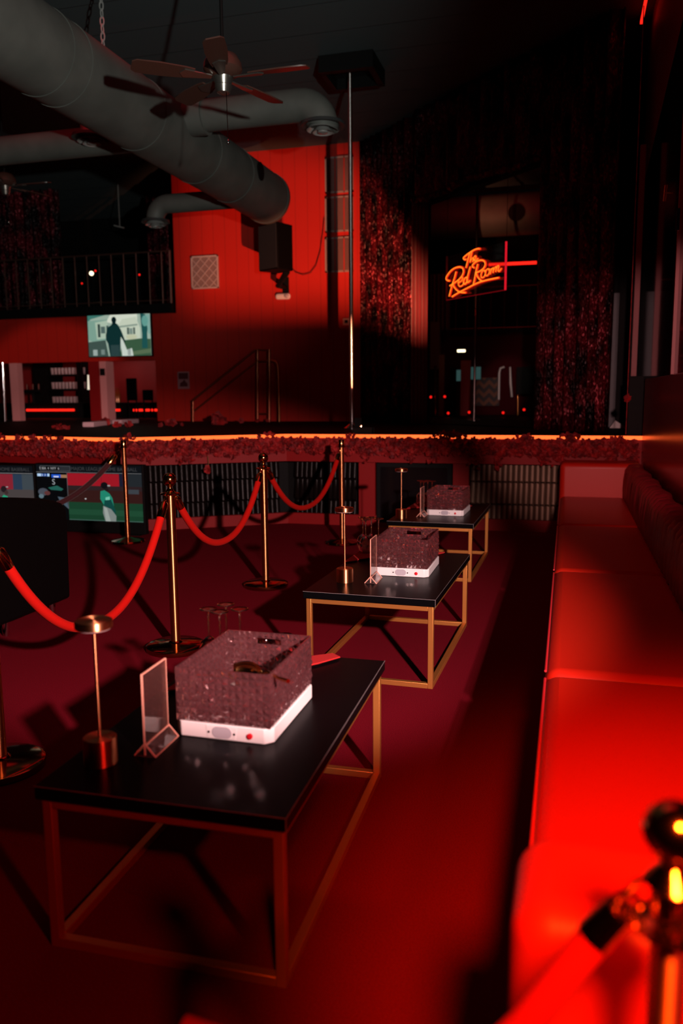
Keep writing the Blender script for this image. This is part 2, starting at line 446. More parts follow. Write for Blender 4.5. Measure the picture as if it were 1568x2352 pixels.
# fluted mirror tiles in three staggered tiers
def flutes(mb, M, x0, x1, y, w=.055):
    tiers = ((.70, .50), (.50, .265), (.265, .10))
    n = max(1, int((x1 - x0) / w))
    for ti, (zt, zb) in enumerate(tiers):
        tilt = .03
        for i in range(n):
            xa = x0 + i * w; rows = []
            for zz, dy in ((zt, .0), (zb + .022, -tilt), (zb, -tilt + .02)):
                row = []
                for k in range(7):
                    a = PI * k / 6
                    row.append(M @ Vector((xa + w / 2 - math.cos(a) * w * .5, y + dy - math.sin(a) * .014, zz + (.012 * math.cos(a) if zz == zb else 0))))
                rows.append(row)
            mb.grid(rows)
I4 = Matrix.Identity(4)
xa, xb = onfront(1078, 1130), .62
b = MB(); flutes(b, I4, xa, xb, 8.54); b.build('fluted_panel', TARNISH, stage)
xa2 = onfront(825, 1130)
b = MB(); flutes(b, I4, A2.x + .03, xa2, 8.54); b.build('fluted_panel', SHADEDMIRROR, stage)
b = MB(); flutes(b, R12, .10, len12 - .03, .19); b.build('fluted_panel', SHADEDMIRROR, stage)
settle(stage, (-3, 9, 0))
# dark screen let into the front
sp_ = thing('black_monitor', 'large switched off black screen set between red posts of stage front', 'screen')
xs0, xs1 = onfront(863, 1130) + .004, onfront(1039, 1130) - .004
b = MB(); b.box(xs0, xs1, 8.45, 8.53, .05, .70); b.build('bezel', BLACK, sp_, bevel=.01)
b = MB(); b.box(xs0 + .05, xs1 - .05, 8.444, 8.452, .10, .65); b.build('screen', BLACKGLOSS, sp_)
settle(sp_, ((xs0 + xs1) / 2, 8.49, .05))

# flower garland along the fascia
def petal_head(mb, c, r):
    R = Matrix.Rotation(rnd.uniform(0, 6.28), 3, 'Y') @ Matrix.Rotation(rnd.uniform(-.9, .9), 3, 'X') @ Matrix.Rotation(rnd.uniform(-.9, .9), 3, 'Z')
    c = Vector(c)
    for ring, (n, rr, lift) in enumerate(((5, r, .2), (4, r * .62, .6))):
        for i in range(n):
            a = 2 * PI * i / n + ring * .5 + rnd.uniform(-.2, .2)
            d = Vector((math.cos(a), 0, math.sin(a))); s = Vector((-math.sin(a), 0, math.cos(a)))
            fwd = Vector((0, -1, 0))
            p0 = Vector((0, 0, 0)); q = rr * rnd.uniform(.8, 1.15)
            p1 = d * q * .55 + s * q * .45 + fwd * q * lift * .6
            p2 = d * q + fwd * q * lift * rnd.uniform(.5, 1.2)
            p3 = d * q * .55 - s * q * .45 + fwd * q * lift * .6
            mb.face([c + R @ p for p in (p0, p1, p2, p3)])
b = MB()
segs = [(A0, A1), (A1, A2), (A2, A3)]
for a, c in segs:
    t = (c - a); ln = t.length; t.normalize(); nn = Vector((-t.y, t.x, 0))
    s = max(0, ln - 2.9) if a is A0 else .02
    for _ in range(int((ln - s) * 330)):
        q = rnd.uniform(s, ln - .03)
        z = rnd.uniform(.80, .962)
        p = a + t * q - nn * rnd.uniform(.012, .06)
        petal_head(b, (p.x, p.y, z), rnd.uniform(.020, .038))
def clump(px, zc, n, wd, hd, y0=None):
    for _ in range(n):
        p = at_y(px, 1030, 8.36) + Vector((rnd.gauss(0, wd), -rnd.uniform(.02, .07), 0))
        p.x = min(p.x, XR - .04)
        petal_head(b, (p.x, p.y, zc + rnd.gauss(0, hd)), rnd.uniform(.018, .032))
for px, zc, n, wd, hd in ((1022, 1.0, 26, .045, .022), (1050, 1.0, 24, .05, .018), (808, .985, 10, .03, .012), (1205, .985, 16, .04, .014), (1312, 1.0, 30, .05, .018), (1410, .97, 14, .05, .012),
                          (845, .77, 14, .03, .03), (945, .76, 12, .03, .03), (1000, .77, 14, .03, .025), (1095, .75, 26, .035, .03), (1146, .74, 18, .022, .04), (1250, .76, 26, .035, .025),
                          (1283, .78, 16, .025, .02), (1400, .78, 18, .03, .025), (1450, .79, 30, .05, .03), (905, .80, 14, .05, .02)):
    clump(px, zc, n, wd, hd)
for s, zc, n in ((.12, 1.0, 14), (1.6, .99, 14), (.7, .76, 18), (.3, .78, 12), (1.2, .78, 14)):
    for _ in range(n):
        p = mid(s + rnd.gauss(0, .05), -rnd.uniform(.02, .07), zc + rnd.gauss(0, .02)); petal_head(b, p, rnd.uniform(.018, .032))
for px in (75, 110, 150, 20, 175):
    for _ in range(9):
        p = at_y(px, 1000, 7.75); petal_head(b, (p.x + rnd.gauss(0, .05), A1.y + (A1.x - p.x) * .146 - rnd.uniform(.02, .06), .99 + rnd.gauss(0, .015)), .028)
tag(b.build('flower_garland', PETAL, smooth=False, fix=False), 'ruffled red flower garland hanging along the glowing stage rim', 'garland', kind='stuff')
# one bloom that has slipped down on its stem before the fluted panel
hb = thing('drooping_flower', 'single pale red bloom drooping low from the garland behind the ball top post', 'flower')
hp = at_diag(539, 1078, (A1 + t12 * .9).x + (A1 + t12 * .9).y - .10)
hp = mid(.92, -.06, .64)
b = MB()
for _ in range(8): petal_head(b, hp + Vector((rnd.gauss(0, .015), 0, rnd.gauss(0, .012))), .034)
b.build('bloom', PETAL, hb, smooth=False, fix=False)
b = MB(); b.tube([hp + Vector((0, .02, 0)), hp + Vector((.01, .02, .06)), hp + Vector((.0, .03, .15))], .004, 6); b.build('stem', LEAF, hb)
settle(hb, hp)

# things lying on the stage
def bloom(px, py, r, n, label):
    p = at_z(px, py, ZS + r * .4); b = MB()
    for _ in range(n): petal_head(b, p + Vector((rnd.gauss(0, r * .5), rnd.gauss(0, r * .4), rnd.uniform(0, r * .7))), r)
    o = b.build('flower_head', PETAL, smooth=False, fix=False)
    tag(o, label, 'flower', 'fallen flowers on the stage'); settle(o, (p.x, p.y, ZS))
for px, py, r, n, lb in ((122, 984, .035, 2, 'small fallen red flower, leftmost of the four before the first white strip'), (136, 983, .05, 4, 'larger round fallen red flower second from left on the stage edge'),
                         (147, 984, .03, 2, 'tiny dim fallen red petal third from left on the stage edge'), (158, 984, .04, 2, 'small fallen red flower, rightmost of the four left on stage edge'),
                         (243, 973, .07, 7, 'big fallen red flower lying against the end of the white strip'), (262, 978, .05, 3, 'low fallen red flower just right of the big one'),
                         (295, 979, .05, 2, 'flat fallen red petal in front of the second white strip'), (370, 978, .04, 2, 'flat fallen red petal below the foot of the stair rail'),
                         (396, 976, .07, 4, 'wide fallen red flower below the wall notice'), (421, 976, .035, 2, 'small fallen red petal right beside the wide fallen flower'),
                         (503, 969, .10, 9, 'largest fallen red flower cluster, before the sloping stair rail'), (558, 969, .05, 3, 'round fallen red flower before the tall rail posts'),
                         (590, 968, .035, 2, 'small fallen red petal at the foot of the first rail post'), (612, 967, .035, 2, 'small fallen red petal at the foot of the second rail post')):
    bloom(px, py, r, n, lb)
def strip(p, q, lb):
    b = MB(); a, c = at_z(*p, ZS), at_z(*q, ZS)
    b.bar(a + Vector((0, 0, .035)), c + Vector((0, 0, .035)), .16, .07)
    o = b.build('white_foam_strip', mat('foam_white', (.55, .38, .40), .8), bevel=.012); tag(o, lb, 'strip', 'pale strips on the stage'); settle(o, a)
strip((202, 981), (246, 976), 'pale foam strip lying on the stage, left end of the pair under the television')
strip((268, 975), (309, 972), 'pale foam strip lying on the stage, right one of the pair under the television')
hood = at_z(773, 962, ZS)
b = MB()
rows = []
for i in range(9):
    t_ = i / 8; r = .17 * (1 - t_ ** 1.6) + .01
    rows.append([hood + Vector((math.cos(k * PI / 8) * r * (1 + .12 * math.sin(k * 3 + i)), math.sin(k * PI / 8) * r * .8, t_ * .22)) for k in range(17)])
b.grid(rows)
tag(b.build('cloth_bundle', GREY), 'grey crumpled cloth bundle standing on the stage near the pole foot', 'cloth'); settle(bpy.data.objects['cloth_bundle'], hood)
tp = at_z(1417, 983, ZS)
b = MB(); b.prism([(-.09, 0), (.12, 0), (-.03, .09)], -.05, .05, Matrix.Translation(tp) @ Matrix.Rotation(PI / 2, 4, 'X'))
tag(b.build('paper_wedge', WHITE), 'small white folded paper wedge on the right end of the stage', 'paper'); settle(bpy.data.objects['paper_wedge'], tp)

# footlight behind the rim, housing and shutters added to trim the wall wash
ft = thing('footlight', 'small black footlight behind the stage rim, between the pole and the flowers', 'footlight')
b = MB(); b.box(-2.23, -2.01, 8.45, 8.505, ZS, 1.075); b.build('housing', BLACK, ft, bevel=.006)
b = MB(); b.box(-2.23, -2.01, 8.550, 8.552, ZS, 1.0685); b.build('shutter', BLACK, ft)
b = MB(); b.box(-2.23, -2.01, 8.505, 8.550, ZS, 1.01); b.build('foot_plate', BLACK, ft)
b = MB(); b.box(-2.23, -2.1495, 8.546, 8.549, 1.01, 1.17); b.build('side_shutter', BLACK, ft)
settle(ft, (-2.12, 8.46, ZS))
# dance poles
def dance_pole(x, y, r, label, joints=()):
    t = thing('dance_pole', label, 'pole')
    b = MB(); b.lathe([(r, ZS + .02), (r, ZC)], (x, y, 0), 20); b.build('pole', SPUNCHROME, t)
    b = MB(); b.lathe([(r * 4, ZS), (r * 4, ZS + .012), (r * 1.4, ZS + .06), (r * 1.4, ZS + .09)], (x, y, 0), 24); b.build('base_flange', CHROME, t)
    for z in joints:
        b = MB(); b.lathe([(r * 1.25, z - .06), (r * 1.25, z + .06)], (x, y, 0), 16); b.build('joint_collar', BRASS, t)
    settle(t, (x, y, ZS)); return t
PX, PY = -2.57, 9.73
dance_pole(PX, PY, .026, 'tall shiny chrome dance pole standing at the front of the stage')
cb = thing('ceiling_mount', 'black boxed ceiling mount above the chrome dance pole', 'mount')
b = MB(); b.box(-2.83, -2.2, 9.33, 9.41, 5.02, ZC); b.box(-2.83, -2.2, 9.89, 9.95, 5.02, ZC); b.box(-2.83, -2.77, 9.4, 9.9, 5.02, ZC); b.box(-2.27, -2.2, 9.4, 9.9, 5.02, ZC)
b.build('frame', BLACK, cb)
b = MB(); b.box(-2.8, -2.22, 9.4, 9.9, 5.14, 5.18); b.build('plate', mat('dark_steel', (.03, .032, .034), .4, .6), cb)
settle(cb, (-2.5, 9.65, ZC))

# ================================================================ BACK WALL FITTINGS
YF = YW - .004
def wall_pt(px, py, d=0.0): return at_y(px, py, YW - d)
def wrect(px0, py0, px1, py1):
    a, c = wall_pt(px0, py0), wall_pt(px1, py1); return min(a.x, c.x), max(a.x, c.x), min(a.z, c.z), max(a.z, c.z)
for i, (y0, y1, lb) in enumerate(((363, 441, 'top one of three metal louvre grilles on the red wall'), (454, 531, 'middle one of three metal louvre grilles on the red wall'), (547, 624, 'bottom one of three metal louvre grilles on the red wall'))):
    x0, x1, z0, z1 = wrect(747, y0, 812, y1)
    g = thing('vent_grille', lb, 'vent', 'louvre grilles on the red wall')
    b = MB()
    for q in ((x0, x1, z0, z0 + .025), (x0, x1, z1 - .025, z1), (x0, x0 + .025, z0, z1), (x1 - .025, x1, z0, z1)): b.box(q[0], q[1], YF - .03, YF, q[2], q[3])
    b.build('frame', GRILLE, g)
    b = MB(); n = 22
    for k in range(n):
        z = z0 + .03 + (z1 - z0 - .06) * k / n
        b.box(x0 + .02, x1 - .02, YF - .022, YF - .006, z, z + .014)
    b.build('louvres', mat('louvre_brown', (.22, .13, .12), .6), g)
    b = MB()
    for f in (.36, .68): b.box(x0 + (x1 - x0) * f - .008, x0 + (x1 - x0) * f + .008, YF - .03, YF - .02, z0, z1)
    b.build('mullions', WALLRED, g)
    settle(g, ((x0 + x1) / 2, YW, z0))
x0, x1, z0, z1 = wrect(440, 590, 504, 662)
g = thing('filter_panel', 'square panel with diamond lattice on the red wall left of the speaker', 'panel')
b = MB(); b.box(x0, x1, YF - .02, YF, z0, z1); b.build('backing', mat('filter_grey', (.26, .17, .16), .7), g)
b = MB()
for q in ((x0, x1, z0, z0 + .02), (x0, x1, z1 - .02, z1), (x0, x0 + .02, z0, z1), (x1 - .02, x1, z0, z1)): b.box(q[0], q[1], YF - .035, YF - .02, q[2], q[3])
W_, H_ = x1 - x0, z1 - z0
for k in range(-3, 4):
    for sgn in (1, -1):
        pts = []
        for j in range(41):
            s = j / 40; xx = s; zz = (sgn * (s * 3.2) + k * 1.0 + (0 if sgn > 0 else 3.2)) / 3.4
            if 0 <= zz <= 1: pts.append(Vector((x0 + xx * W_, YF - .026, z0 + zz * H_)))
        if len(pts) > 2: b.bar(pts[0], pts[-1], .012, .008)
b.build('lattice', mat('lattice_white', (.55, .45, .44), .6), g); settle(g, ((x0 + x1) / 2, YW, z0))
# loudspeaker with its wall arm
spk = thing('loudspeaker', 'black loudspeaker box turned sideways before the red wall, below the round duct end', 'speaker')
SC = at_y(634, 570, 11.75); Rz = Matrix.Translation(SC) @ Matrix.Rotation(-.52, 4, 'Z')
b = MB(); b.prism([(-.22, -.16), (.22, -.16), (.17, .18), (-.17, .18)], -.33, .33, Rz); b.build('cabinet', BLACKLEATHER, spk, bevel=.012)
b = MB(); b.box(-.20, .20, -.172, -.16, -.31, .31, Rz); b.build('grille_cloth', mat('speaker_grille', (.01, .012, .016), .7), spk)
b = MB(); pw = wall_pt(656, 664, .02)
b.tube([SC + Vector((.12, .12, -.33)), Vector((pw.x - .03, 12.2, SC.z - .48)), Vector((pw.x, YW - .02, pw.z + .02))], [.05, .04, .035], 10); b.build('mount_arm', BLACK, spk)
b = MB(); b.cbox(Vector((pw.x, YW - .015, pw.z + .05)), (.1, .025, .26)); b.build('wall_plate', BLACK, spk)
b = MB(); b.tube([SC + Vector((0, 0, .33)), SC + Vector((-.06, -.2, .55))], .012, 8); b.build('safety_cable', BLACK, spk)
settle(spk, SC)
b = MB(); cpts = [(668, 612), (678, 625), (695, 631), (712, 627), (725, 610), (735, 575), (741, 530), (744, 500)]
b.tube([SC + Vector((.12, .1, -.25))] + [at_y(px, py, 12.46) for px, py in cpts], .006, 6)
tag(b.build('speaker_cable', mat('dark_cable', (.03, .004, .004), .6)), 'thin dark cable looping from the loudspeaker across the red wall', 'cable')
el = thing('emergency_light', 'small white rounded emergency light on the red wall under the loudspeaker', 'light fitting')
x0, x1, z0, z1 = wrect(635, 675, 669, 688)
b = MB(); b.box(x0, x1, YF - .08, YF, z0, z1); b.build('housing', WHITEPL, el, bevel=.04, seg=4)
b = MB(); b.lathe([(.035, 0), (.035, .02), (.02, .03)], seg=16, M=Matrix.Translation((x1 - .05, YF - .08, (z0 + z1) / 2)) @ Matrix.Rotation(PI / 2, 4, 'X')); b.build('lamp_head', GREYPL, el)
settle(el, ((x0 + x1) / 2, YW, z0))
th = thing('thermostat', 'small square white thermostat on the red wall beside the pole', 'thermostat')
x0, x1, z0, z1 = wrect(788, 731, 804, 747)
b = MB(); b.box(x0, x1 + .06, YF - .03, YF, z0, z1); b.build('body', PINK, th, bevel=.006)
b = MB(); b.box(x0 + .03, x0 + .085, YF - .034, YF - .03, z0 + .03, z1 - .03); b.build('display', BLACK, th)
settle(th, ((x0 + x1) / 2, YW, z0))
nt_ = thing('wall_notice', 'small pink notice with a hand pictogram low on the red wall', 'notice')
x0, x1, z0, z1 = wrect(408, 854, 436, 893)
b = MB(); b.box(x0, x1, YF - .01, YF, z0, z1); b.build('plate', mat('notice_pink', (.42, .16, .18), .7), nt_)
DKR = mat('notice_ink', (.10, .008, .012), .7)
b = MB(); xm, zm = (x0 + x1) / 2, (z0 + z1) / 2
b.box(x0 + .02, x1 - .02, YF - .013, YF - .01, zm + .02, z1 - .02)
b.prism([(-.07, -.10), (.07, -.10), (.075, -.05), (.04, -.02), (.02, .02), (-.02, -.02), (-.06, -.04)], -.0, .003, Matrix.Translation((xm, YF - .01, zm - .005)) @ Matrix.Rotation(PI / 2, 4, 'X'))
b.build('pictogram', DKR, nt_); settle(nt_, (xm, YW, z0))

# stair rail at the back of the stage
YR = 12.25
hr = thing('stair_handrail', 'thin brass stair handrail sloping down left in front of the red wall', 'handrail')
def rp(px, py): return at_y(px, py, YR)
def low(v): return Vector((v.x, v.y, ZS))
RAILM = mat('old_brass_rail', (.45, .12, .06), .3, .8)
b = MB(); b.tube([low(rp(591, 960)), rp(591, 803)], .02, 10); b.build('post', RAILM, hr)
b = MB(); b.tube([low(rp(618, 960)), rp(618, 803)], .026, 10); b.build('post', RAILM, hr)
b = MB(); b.tube([low(rp(443, 968)), rp(443, 922)], .02, 10); b.build('post', RAILM, hr)
b = MB(); b.tube([rp(621, 803), rp(588, 803), rp(440, 922)], .018, 10); b.build('top_rail', RAILM, hr)
b = MB(); b.tube([rp(615, 830), rp(590, 831), rp(441, 948)], .014, 10); b.build('lower_rail', RAILM, hr)
b = MB(); q = [rp(592, 830), rp(625, 829), rp(632, 831), rp(636, 836), rp(638, 845), rp(640, 900), low(rp(641, 960))]
b.tube(q, .022, 12); b.build('curved_end_rail', SPUNBRASS, hr)
b = MB(); b.tube([rp(593, 950), rp(617, 950)], .012, 8); b.build('cross_rail', RAILM, hr)
settle(hr, low(rp(560, 960)))

# ================================================================ BALCONY AND BAR (LEFT)
YB = YW - .06
bal = thing('balcony', 'dark balcony with thin metal railing above the bar at the left', 'balcony')
b = MB(); b.box(-13.0, wl - .02, YB - .06, YW - .002, 2.78, 2.93); b.build('edge_beam', BLACK, bal)
rt_z = 3.77
RAILK = mat('dark_rail_metal', (.16, .07, .055), .4, .7)
b = MB(); b.tube([(-10.6, YB, rt_z), (wl - .03, YB, rt_z)], .016, 8); b.build('top_rail', RAILK, bal)
b = MB(); b.tube([(-10.6, YB, 2.99), (wl - .03, YB, 2.99)], .012, 8); b.build('bottom_rail', RAILK, bal)
xx = wl - .05
k = 0
while xx > -10.4:
    b = MB(); b.tube([(xx, YB, 2.93), (xx, YB, rt_z)], .012 if k else .022, 8); b.build('baluster', RAILK, bal)
    xx -= .15 if k == 0 else .232; k += 1
settle(bal, (-8, YB, 2.78))
def folds(name, p, q, z0, z1, amp, n, material, label, cat='curtain', group=None, steps=None, sway=.0, ph=0.0, base_flare=0):
    p, q = Vector(p), Vector(q); d = q - p; ln = d.length; d.normalize(); nn = Vector((d.y, -d.x, 0))
    steps = steps or n * 10; rows = []
    nz = 14
    R = random.Random(hash(name + label) % 1000 if False else len(label) * 7 + n)
    phs = [R.uniform(-.8, .8) for _ in range(n + 2)]; am = [R.uniform(.55, 1.25) for _ in range(n + 2)]
    for j in range(nz + 1):
        z = z0 + (z1 - z0) * j / nz; row = []
        for i in range(steps + 1):
            s = i / steps; kf = s * n; k0 = int(kf); fr = kf - k0
            a = am[k0] * (1 - fr) + am[k0 + 1] * fr; pp = phs[k0] * (1 - fr) + phs[k0 + 1] * fr
            o_ = amp * a * math.sin(2 * PI * kf + pp + ph + sway * (1 - j / nz) * math.sin(kf))
            fl = 1 + base_flare * (1 - j / nz) ** 3
            v = p + d * (ln * s) + nn * o_ * fl
            row.append(Vector((v.x, v.y, z)))
        rows.append(row)
    b = MB(); b.grid(rows)
    o = b.build(name, material, angle=80, solid=.012)
    tag(o, label, cat, group); settle(o, (p.x, p.y, z0)); return o
YC = 13.6
xa, xb = at_y(-40, 500, YC).x, at_y(134, 500, YC).x
folds('loft_curtain', (xa, YC, 0), (xb, YC, 0), 2.8, at_y(100, 412, YC).z, .05, 9, SEQ, 'dark red sequin curtain in the loft at the far left above the balcony rail', group='loft curtains')
xa, xb = at_y(336, 500, YC).x, at_y(398, 500, YC).x
folds('loft_curtain', (xa, YC, 0), (xb, YC, 0), 2.8, 4.95, .05, 4, SEQ, 'narrow red sequin curtain in the loft beside the red wall', group='loft curtains')
def dot(name, p, r, material, label, cat='indicator light', group=None, foot=2.78):
    b = MB(); b.lathe([(0.0005, -r), (r * .7, -r * .7), (r, 0), (r * .7, r * .7), (.0005, r)], p, 12, cap=False)
    t = thing(name, label, cat, group)
    b.build('lit_lens', material, t)
    b = MB(); b.tube([(p.x, p.y + r * .6, foot), (p.x, p.y + r * .6, p.z)], .004, 6); b.build('stalk', BLACK, t)
    settle(t, (p.x, p.y, foot)); return t
dot('bulb', at_y(210, 628, 13.2), .04, BULB, 'small round warm bulb glowing behind the balcony rail', 'bulb')
dot('indicator_light', at_y(219, 622, 13.3), .018, REDDOT, 'tiny red light just above right of the warm bulb', group='red pin lights in the loft')
dot('indicator_light', at_y(188, 651, 13.3), .016, REDDOT, 'tiny red light low left of the warm bulb', group='red pin lights in the loft')
dot('indicator_light', at_y(320, 631, 13.3), .018, REDDOT, 'tiny red light before the narrow loft curtain', group='red pin lights in the loft')
lp = at_y(275, 520, 13.6)
tag(settle(MB().bar(at_y(262, 518, 13.6), at_y(287, 524, 13.6), .03, .02).bar(lp, Vector((lp.x, lp.y, ZC)), .012).build('spot_fixture', DUCTMETAL), lp), 'faint slim metal fixture hanging in the dark loft', 'light fitting')

# television on the bar fascia
def picture(mb_list, org, ux, uz, nrm, polys, parent, name='picture'):
    """Flat lit picture: list of (colour material, [(u, v)...]) with u, v in 0..1 of the screen, v down."""
    b = MB(); mats = []
    for i, (mm, pts) in enumerate(polys):
        if mm not in mats: mats.append(mm)
        b.mi = mats.index(mm)
        o_ = org + nrm * (.0004 * (i + 1))
        f = b.face([o_ + ux * u + uz * (1 - v) for u, v in pts])
    return b.build(name, mats, parent, smooth=False, fix=False)
def R4(u0, v0, u1, v1): return [(u0, v0), (u1, v0), (u1, v1), (u0, v1)]
def blob(cu, cv, ru, rv, n=12): return [(cu + ru * math.cos(2 * PI * i / n), cv + rv * math.sin(2 * PI * i / n)) for i in range(n)]
tv = thing('television', 'lit television over the bar showing a figure walking toward a white house', 'television')
x0, x1, z0, z1 = (lambda a, c: (a.x, c.x, c.z, a.z))(at_y(200, 722, YW - .09), at_y(347.5, 816, YW - .09))
b = MB(); b.box(x0 - .012, x1 + .012, YW - .085, YW - .02, z0 - .012, z1 + .012); b.build('casing', BLACK, tv, bevel=.01)
b = MB(); b.box((x0 + x1) / 2 - .2, (x0 + x1) / 2 + .2, YW - .02, YW - .001, z0 + .1, z1 - .1); b.build('wall_bracket', BLACK, tv)
T = [(pic(150, 170, 155), R4(0, 0, 1, 1)), (pic(60, 115, 105), [(0, 0), (.38, 0), (.05, .12), (0, .2)]), (pic(205, 212, 195), [(.38, 0), (.8, 0), (.8, .22), (.55, .28), (.30, .2)]),
     (pic(120, 155, 140), [(0, .16), (.32, .14), (.32, .62), (.1, .68), (0, .6)]), (pic(165, 185, 165), [(.12, .2), (.32, .16), (.32, .58), (.14, .6)]), (pic(45, 62, 58), R4(.16, .24, .2, .55)), (pic(80, 100, 95), R4(.21, .3, .28, .46)), (pic(60, 85, 78), R4(.3, .28, .335, .56)),
     (pic(190, 200, 180), [(.48, .3), (.56, .14), (.78, .1), (.84, .36), (.84, .62), (.5, .62)]), (pic(130, 148, 135), [(.5, .3), (.8, .26), (.8, .3), (.5, .34)]), (pic(75, 92, 85), R4(.63, .34, .665, .5)), (pic(120, 138, 128), R4(.67, .36, .72, .5)), (pic(70, 88, 80), R4(.73, .34, .76, .5)),
     (pic(185, 190, 160), blob(.7, .56, .09, .06)), (pic(55, 85, 62), [(.55, .64), (.85, .6), (1, .62), (1, 1), (.5, 1)]), (pic(85, 105, 78), [(.7, .9), (1, .84), (1, .94), (.7, .98)]), (pic(60, 78, 72), [(0, .66), (.28, .62), (.32, 1), (0, 1)]), (pic(150, 165, 160), R4(.07, .84, .14, .98)), (pic(110, 128, 122), R4(.2, .84, .26, .96)),
     (pic(28, 78, 76), [(.85, .02), (.93, .05), (.97, .25), (.95, .5), (.95, .83), (.86, .83), (.87, .5)]), (pic(120, 160, 150), [(.93, .05), (1, .05), (1, .5), (.97, .5)]), (pic(95, 150, 140), blob(.92, .2, .05, .13)), (pic(195, 205, 195), [(.52, .62), (.56, .62), (.62, .86), (.7, .82), (.72, 1), (.54, 1)]), (pic(150, 160, 155), R4(.63, .84, .68, .99)),
     (pic(14, 44, 44), [(.385, .27), (.40, .24), (.475, .24), (.5, .29), (.54, .4), (.60, .66), (.59, .7), (.53, .55), (.52, .74), (.51, 1), (.345, 1), (.32, .7), (.29, .62), (.29, .5), (.32, .33)]), (pic(8, 24, 26), blob(.43, .155, .04, .075)), (pic(10, 30, 32), R4(.40, .2, .46, .27)), (pic(40, 62, 62), [(.36, .74), (.50, .74), (.50, 1), (.36, 1)])]
picture(None, Vector((x0, YW - .086, z0)), Vector((x1 - x0, 0, 0)), Vector((0, 0, z1 - z0)), Vector((0, -1, 0)), T, tv, 'screen_picture')
settle(tv, ((x0 + x1) / 2, YW, z0))

# columns of the bar opening
def column(px0, px1, name, label, material, y=YW + .02, pz=960, zt=2.02, side=None):
    xa, xb = at_y(px0, 900, y).x, at_y(px1, 900, y).x
    b = MB(); b.box(xa, xb, y, y + .14, ZS, zt)
    o = b.build(name, material); tag(o, label, 'column'); settle(o, ((xa + xb) / 2, y, ZS)); return o
column(25, 43, 'column', 'pale pink column at the left of the bar opening', COLUMN)
c2 = thing('pillar', 'dark red pillar with right face coloured paler for the light, between the two bar openings', 'column')
xa, xm_, xb = at_y(206, 900, YW).x, at_y(227, 900, YW).x, at_y(242, 900, YW).x
b = MB(); b.box(xa, xm_, YW + .0, YW + .3, ZS, 2.02); b.build('shaft', REDPAINT, c2)
b = MB(); b.box(xm_ + .002, xb, YW + .05, YW + .3, ZS, 2.02); b.build('lit_side', COLUMN, c2, )  # paler colour stands for the light on this face
b = MB(); b.box(xm_ + .02, xb - .02, YW + .03, YW + .048, 1.78, 1.9); b.build('switch_plate', BLACK, c2)
settle(c2, ((xa + xb) / 2, YW, ZS))
b = MB(); b.tube([at_y(6, 832, 12.3), Vector((at_y(11, 960, 12.3).x, 12.3, ZS))], .025, 12)
tag(b.build('chrome_post', CHROME), 'slim bright chrome post at the far left edge beside the pink column', 'post')
# bar furniture
YBAR = 14.9
bc = thing('bar_counter', 'long black bar counter with a red light line along its edge', 'bar')
b = MB(); b.box(-12.9, -6.4, 14.3, 14.9, 1.0, 1.16); b.build('body', BLACK, bc)
for p0, p1 in ((62, 171), (241, 276), (307, 361)):
    a, c = at_y(p0, 942, 14.3), at_y(p1, 938, 14.3)
    b = MB(); b.box(a.x, c.x, 14.275, 14.30, a.z - .022, a.z + .022); b.build('light_strip', LEDRED, bc)
b = MB(); b.box(-12.9, -6.4, 14.22, 14.95, 1.27, 1.30); b.build('counter_top', BLACK, bc)
b = MB(); b.box(-12.9, -6.4, 14.32, 14.9, 1.16, 1.27); b.build('upper_body', BLACK, bc)
settle(bc, (-9, 14.6, 1.0))
sh = thing('bar_shelf', 'tall dark bar shelf unit holding rows of glasses behind the counter', 'shelf')
sx0, sx1 = at_y(119, 880, 15.5).x, at_y(186, 880, 15.5).x
zsh = [at_y(150, y, 15.5).z for y in (858, 891, 924)]
b = MB()
b.box(sx0 - .35, sx0 - .02, 15.35, 15.95, 1.0, 2.4); b.build('side_panel', BLACK, sh)
b = MB(); b.box(sx1, sx1 + .12, 15.35, 15.95, 1.0, 2.4); b.build('side_panel', BLACK, sh)
for z in zsh:
    b = MB(); b.box(sx0 - .02, sx1, 15.35, 15.95, z - .05, z - .02); b.build('shelf_board', BLACK, sh)
b = MB(); b.box(sx0 - .02, sx1, 15.35, 15.95, 2.32, 2.4); b.build('top_board', BLACK, sh)
settle(sh, ((sx0 + sx1) / 2, 15.6, 1.0))
PALEGLASS = mat('pale_glass', (.55, .50, .50), .15, .2)
gl0 = None
for r_, (z, n) in enumerate(zip(zsh, (10, 10, 8))):
    for i in range(n):
        if gl0 is None:
            b = MB(); b.lathe([(.03, 0), (.038, .10), (.04, .14), (.034, .14), (.028, .02)], seg=12, cap=False); b.lathe([(.03, 0), (.03, .008)], seg=12)
            gl0 = b.build('bar_glass', PALEGLASS); o = gl0
        else:
            o = gl0.copy(); col.objects.link(o)
        o.location = (sx0 + .06 + i * .085, 15.46, z - .018)
        tag(o, ('clear glass in the top row of the bar shelf', 'clear glass in the middle row of the bar shelf', 'clear glass in the bottom row of the bar shelf')[r_], 'glass', ('glasses in the top shelf row', 'glasses in the middle shelf row', 'glasses in the bottom shelf row')[r_])
bot0 = None
for i, px in enumerate((246, 251, 256, 262, 268, 273)):
    p = at_y(px, 918, 14.7)
    if bot0 is None:
        b = MB(); b.lathe([(.035, 0), (.036, .15), (.03, .19), (.013, .22), (.012, .29), (.0005, .29)], seg=12)
        bot0 = b.build('liquor_bottle', mat('amber_glass', (.30, .10, .025), .12, .3)); o = bot0
    else:
        o = bot0.copy(); col.objects.link(o)
    o.location = (p.x, 14.7, 1.30); tag(o, 'amber liquor bottle standing on the bar counter right of the dark red pillar', 'bottle', 'bottles on the bar')
b = MB(); a, c = at_y(203.2, 861, 12.62), at_y(203.2, 895, 12.62); b.tube([a, c], .018, 10)
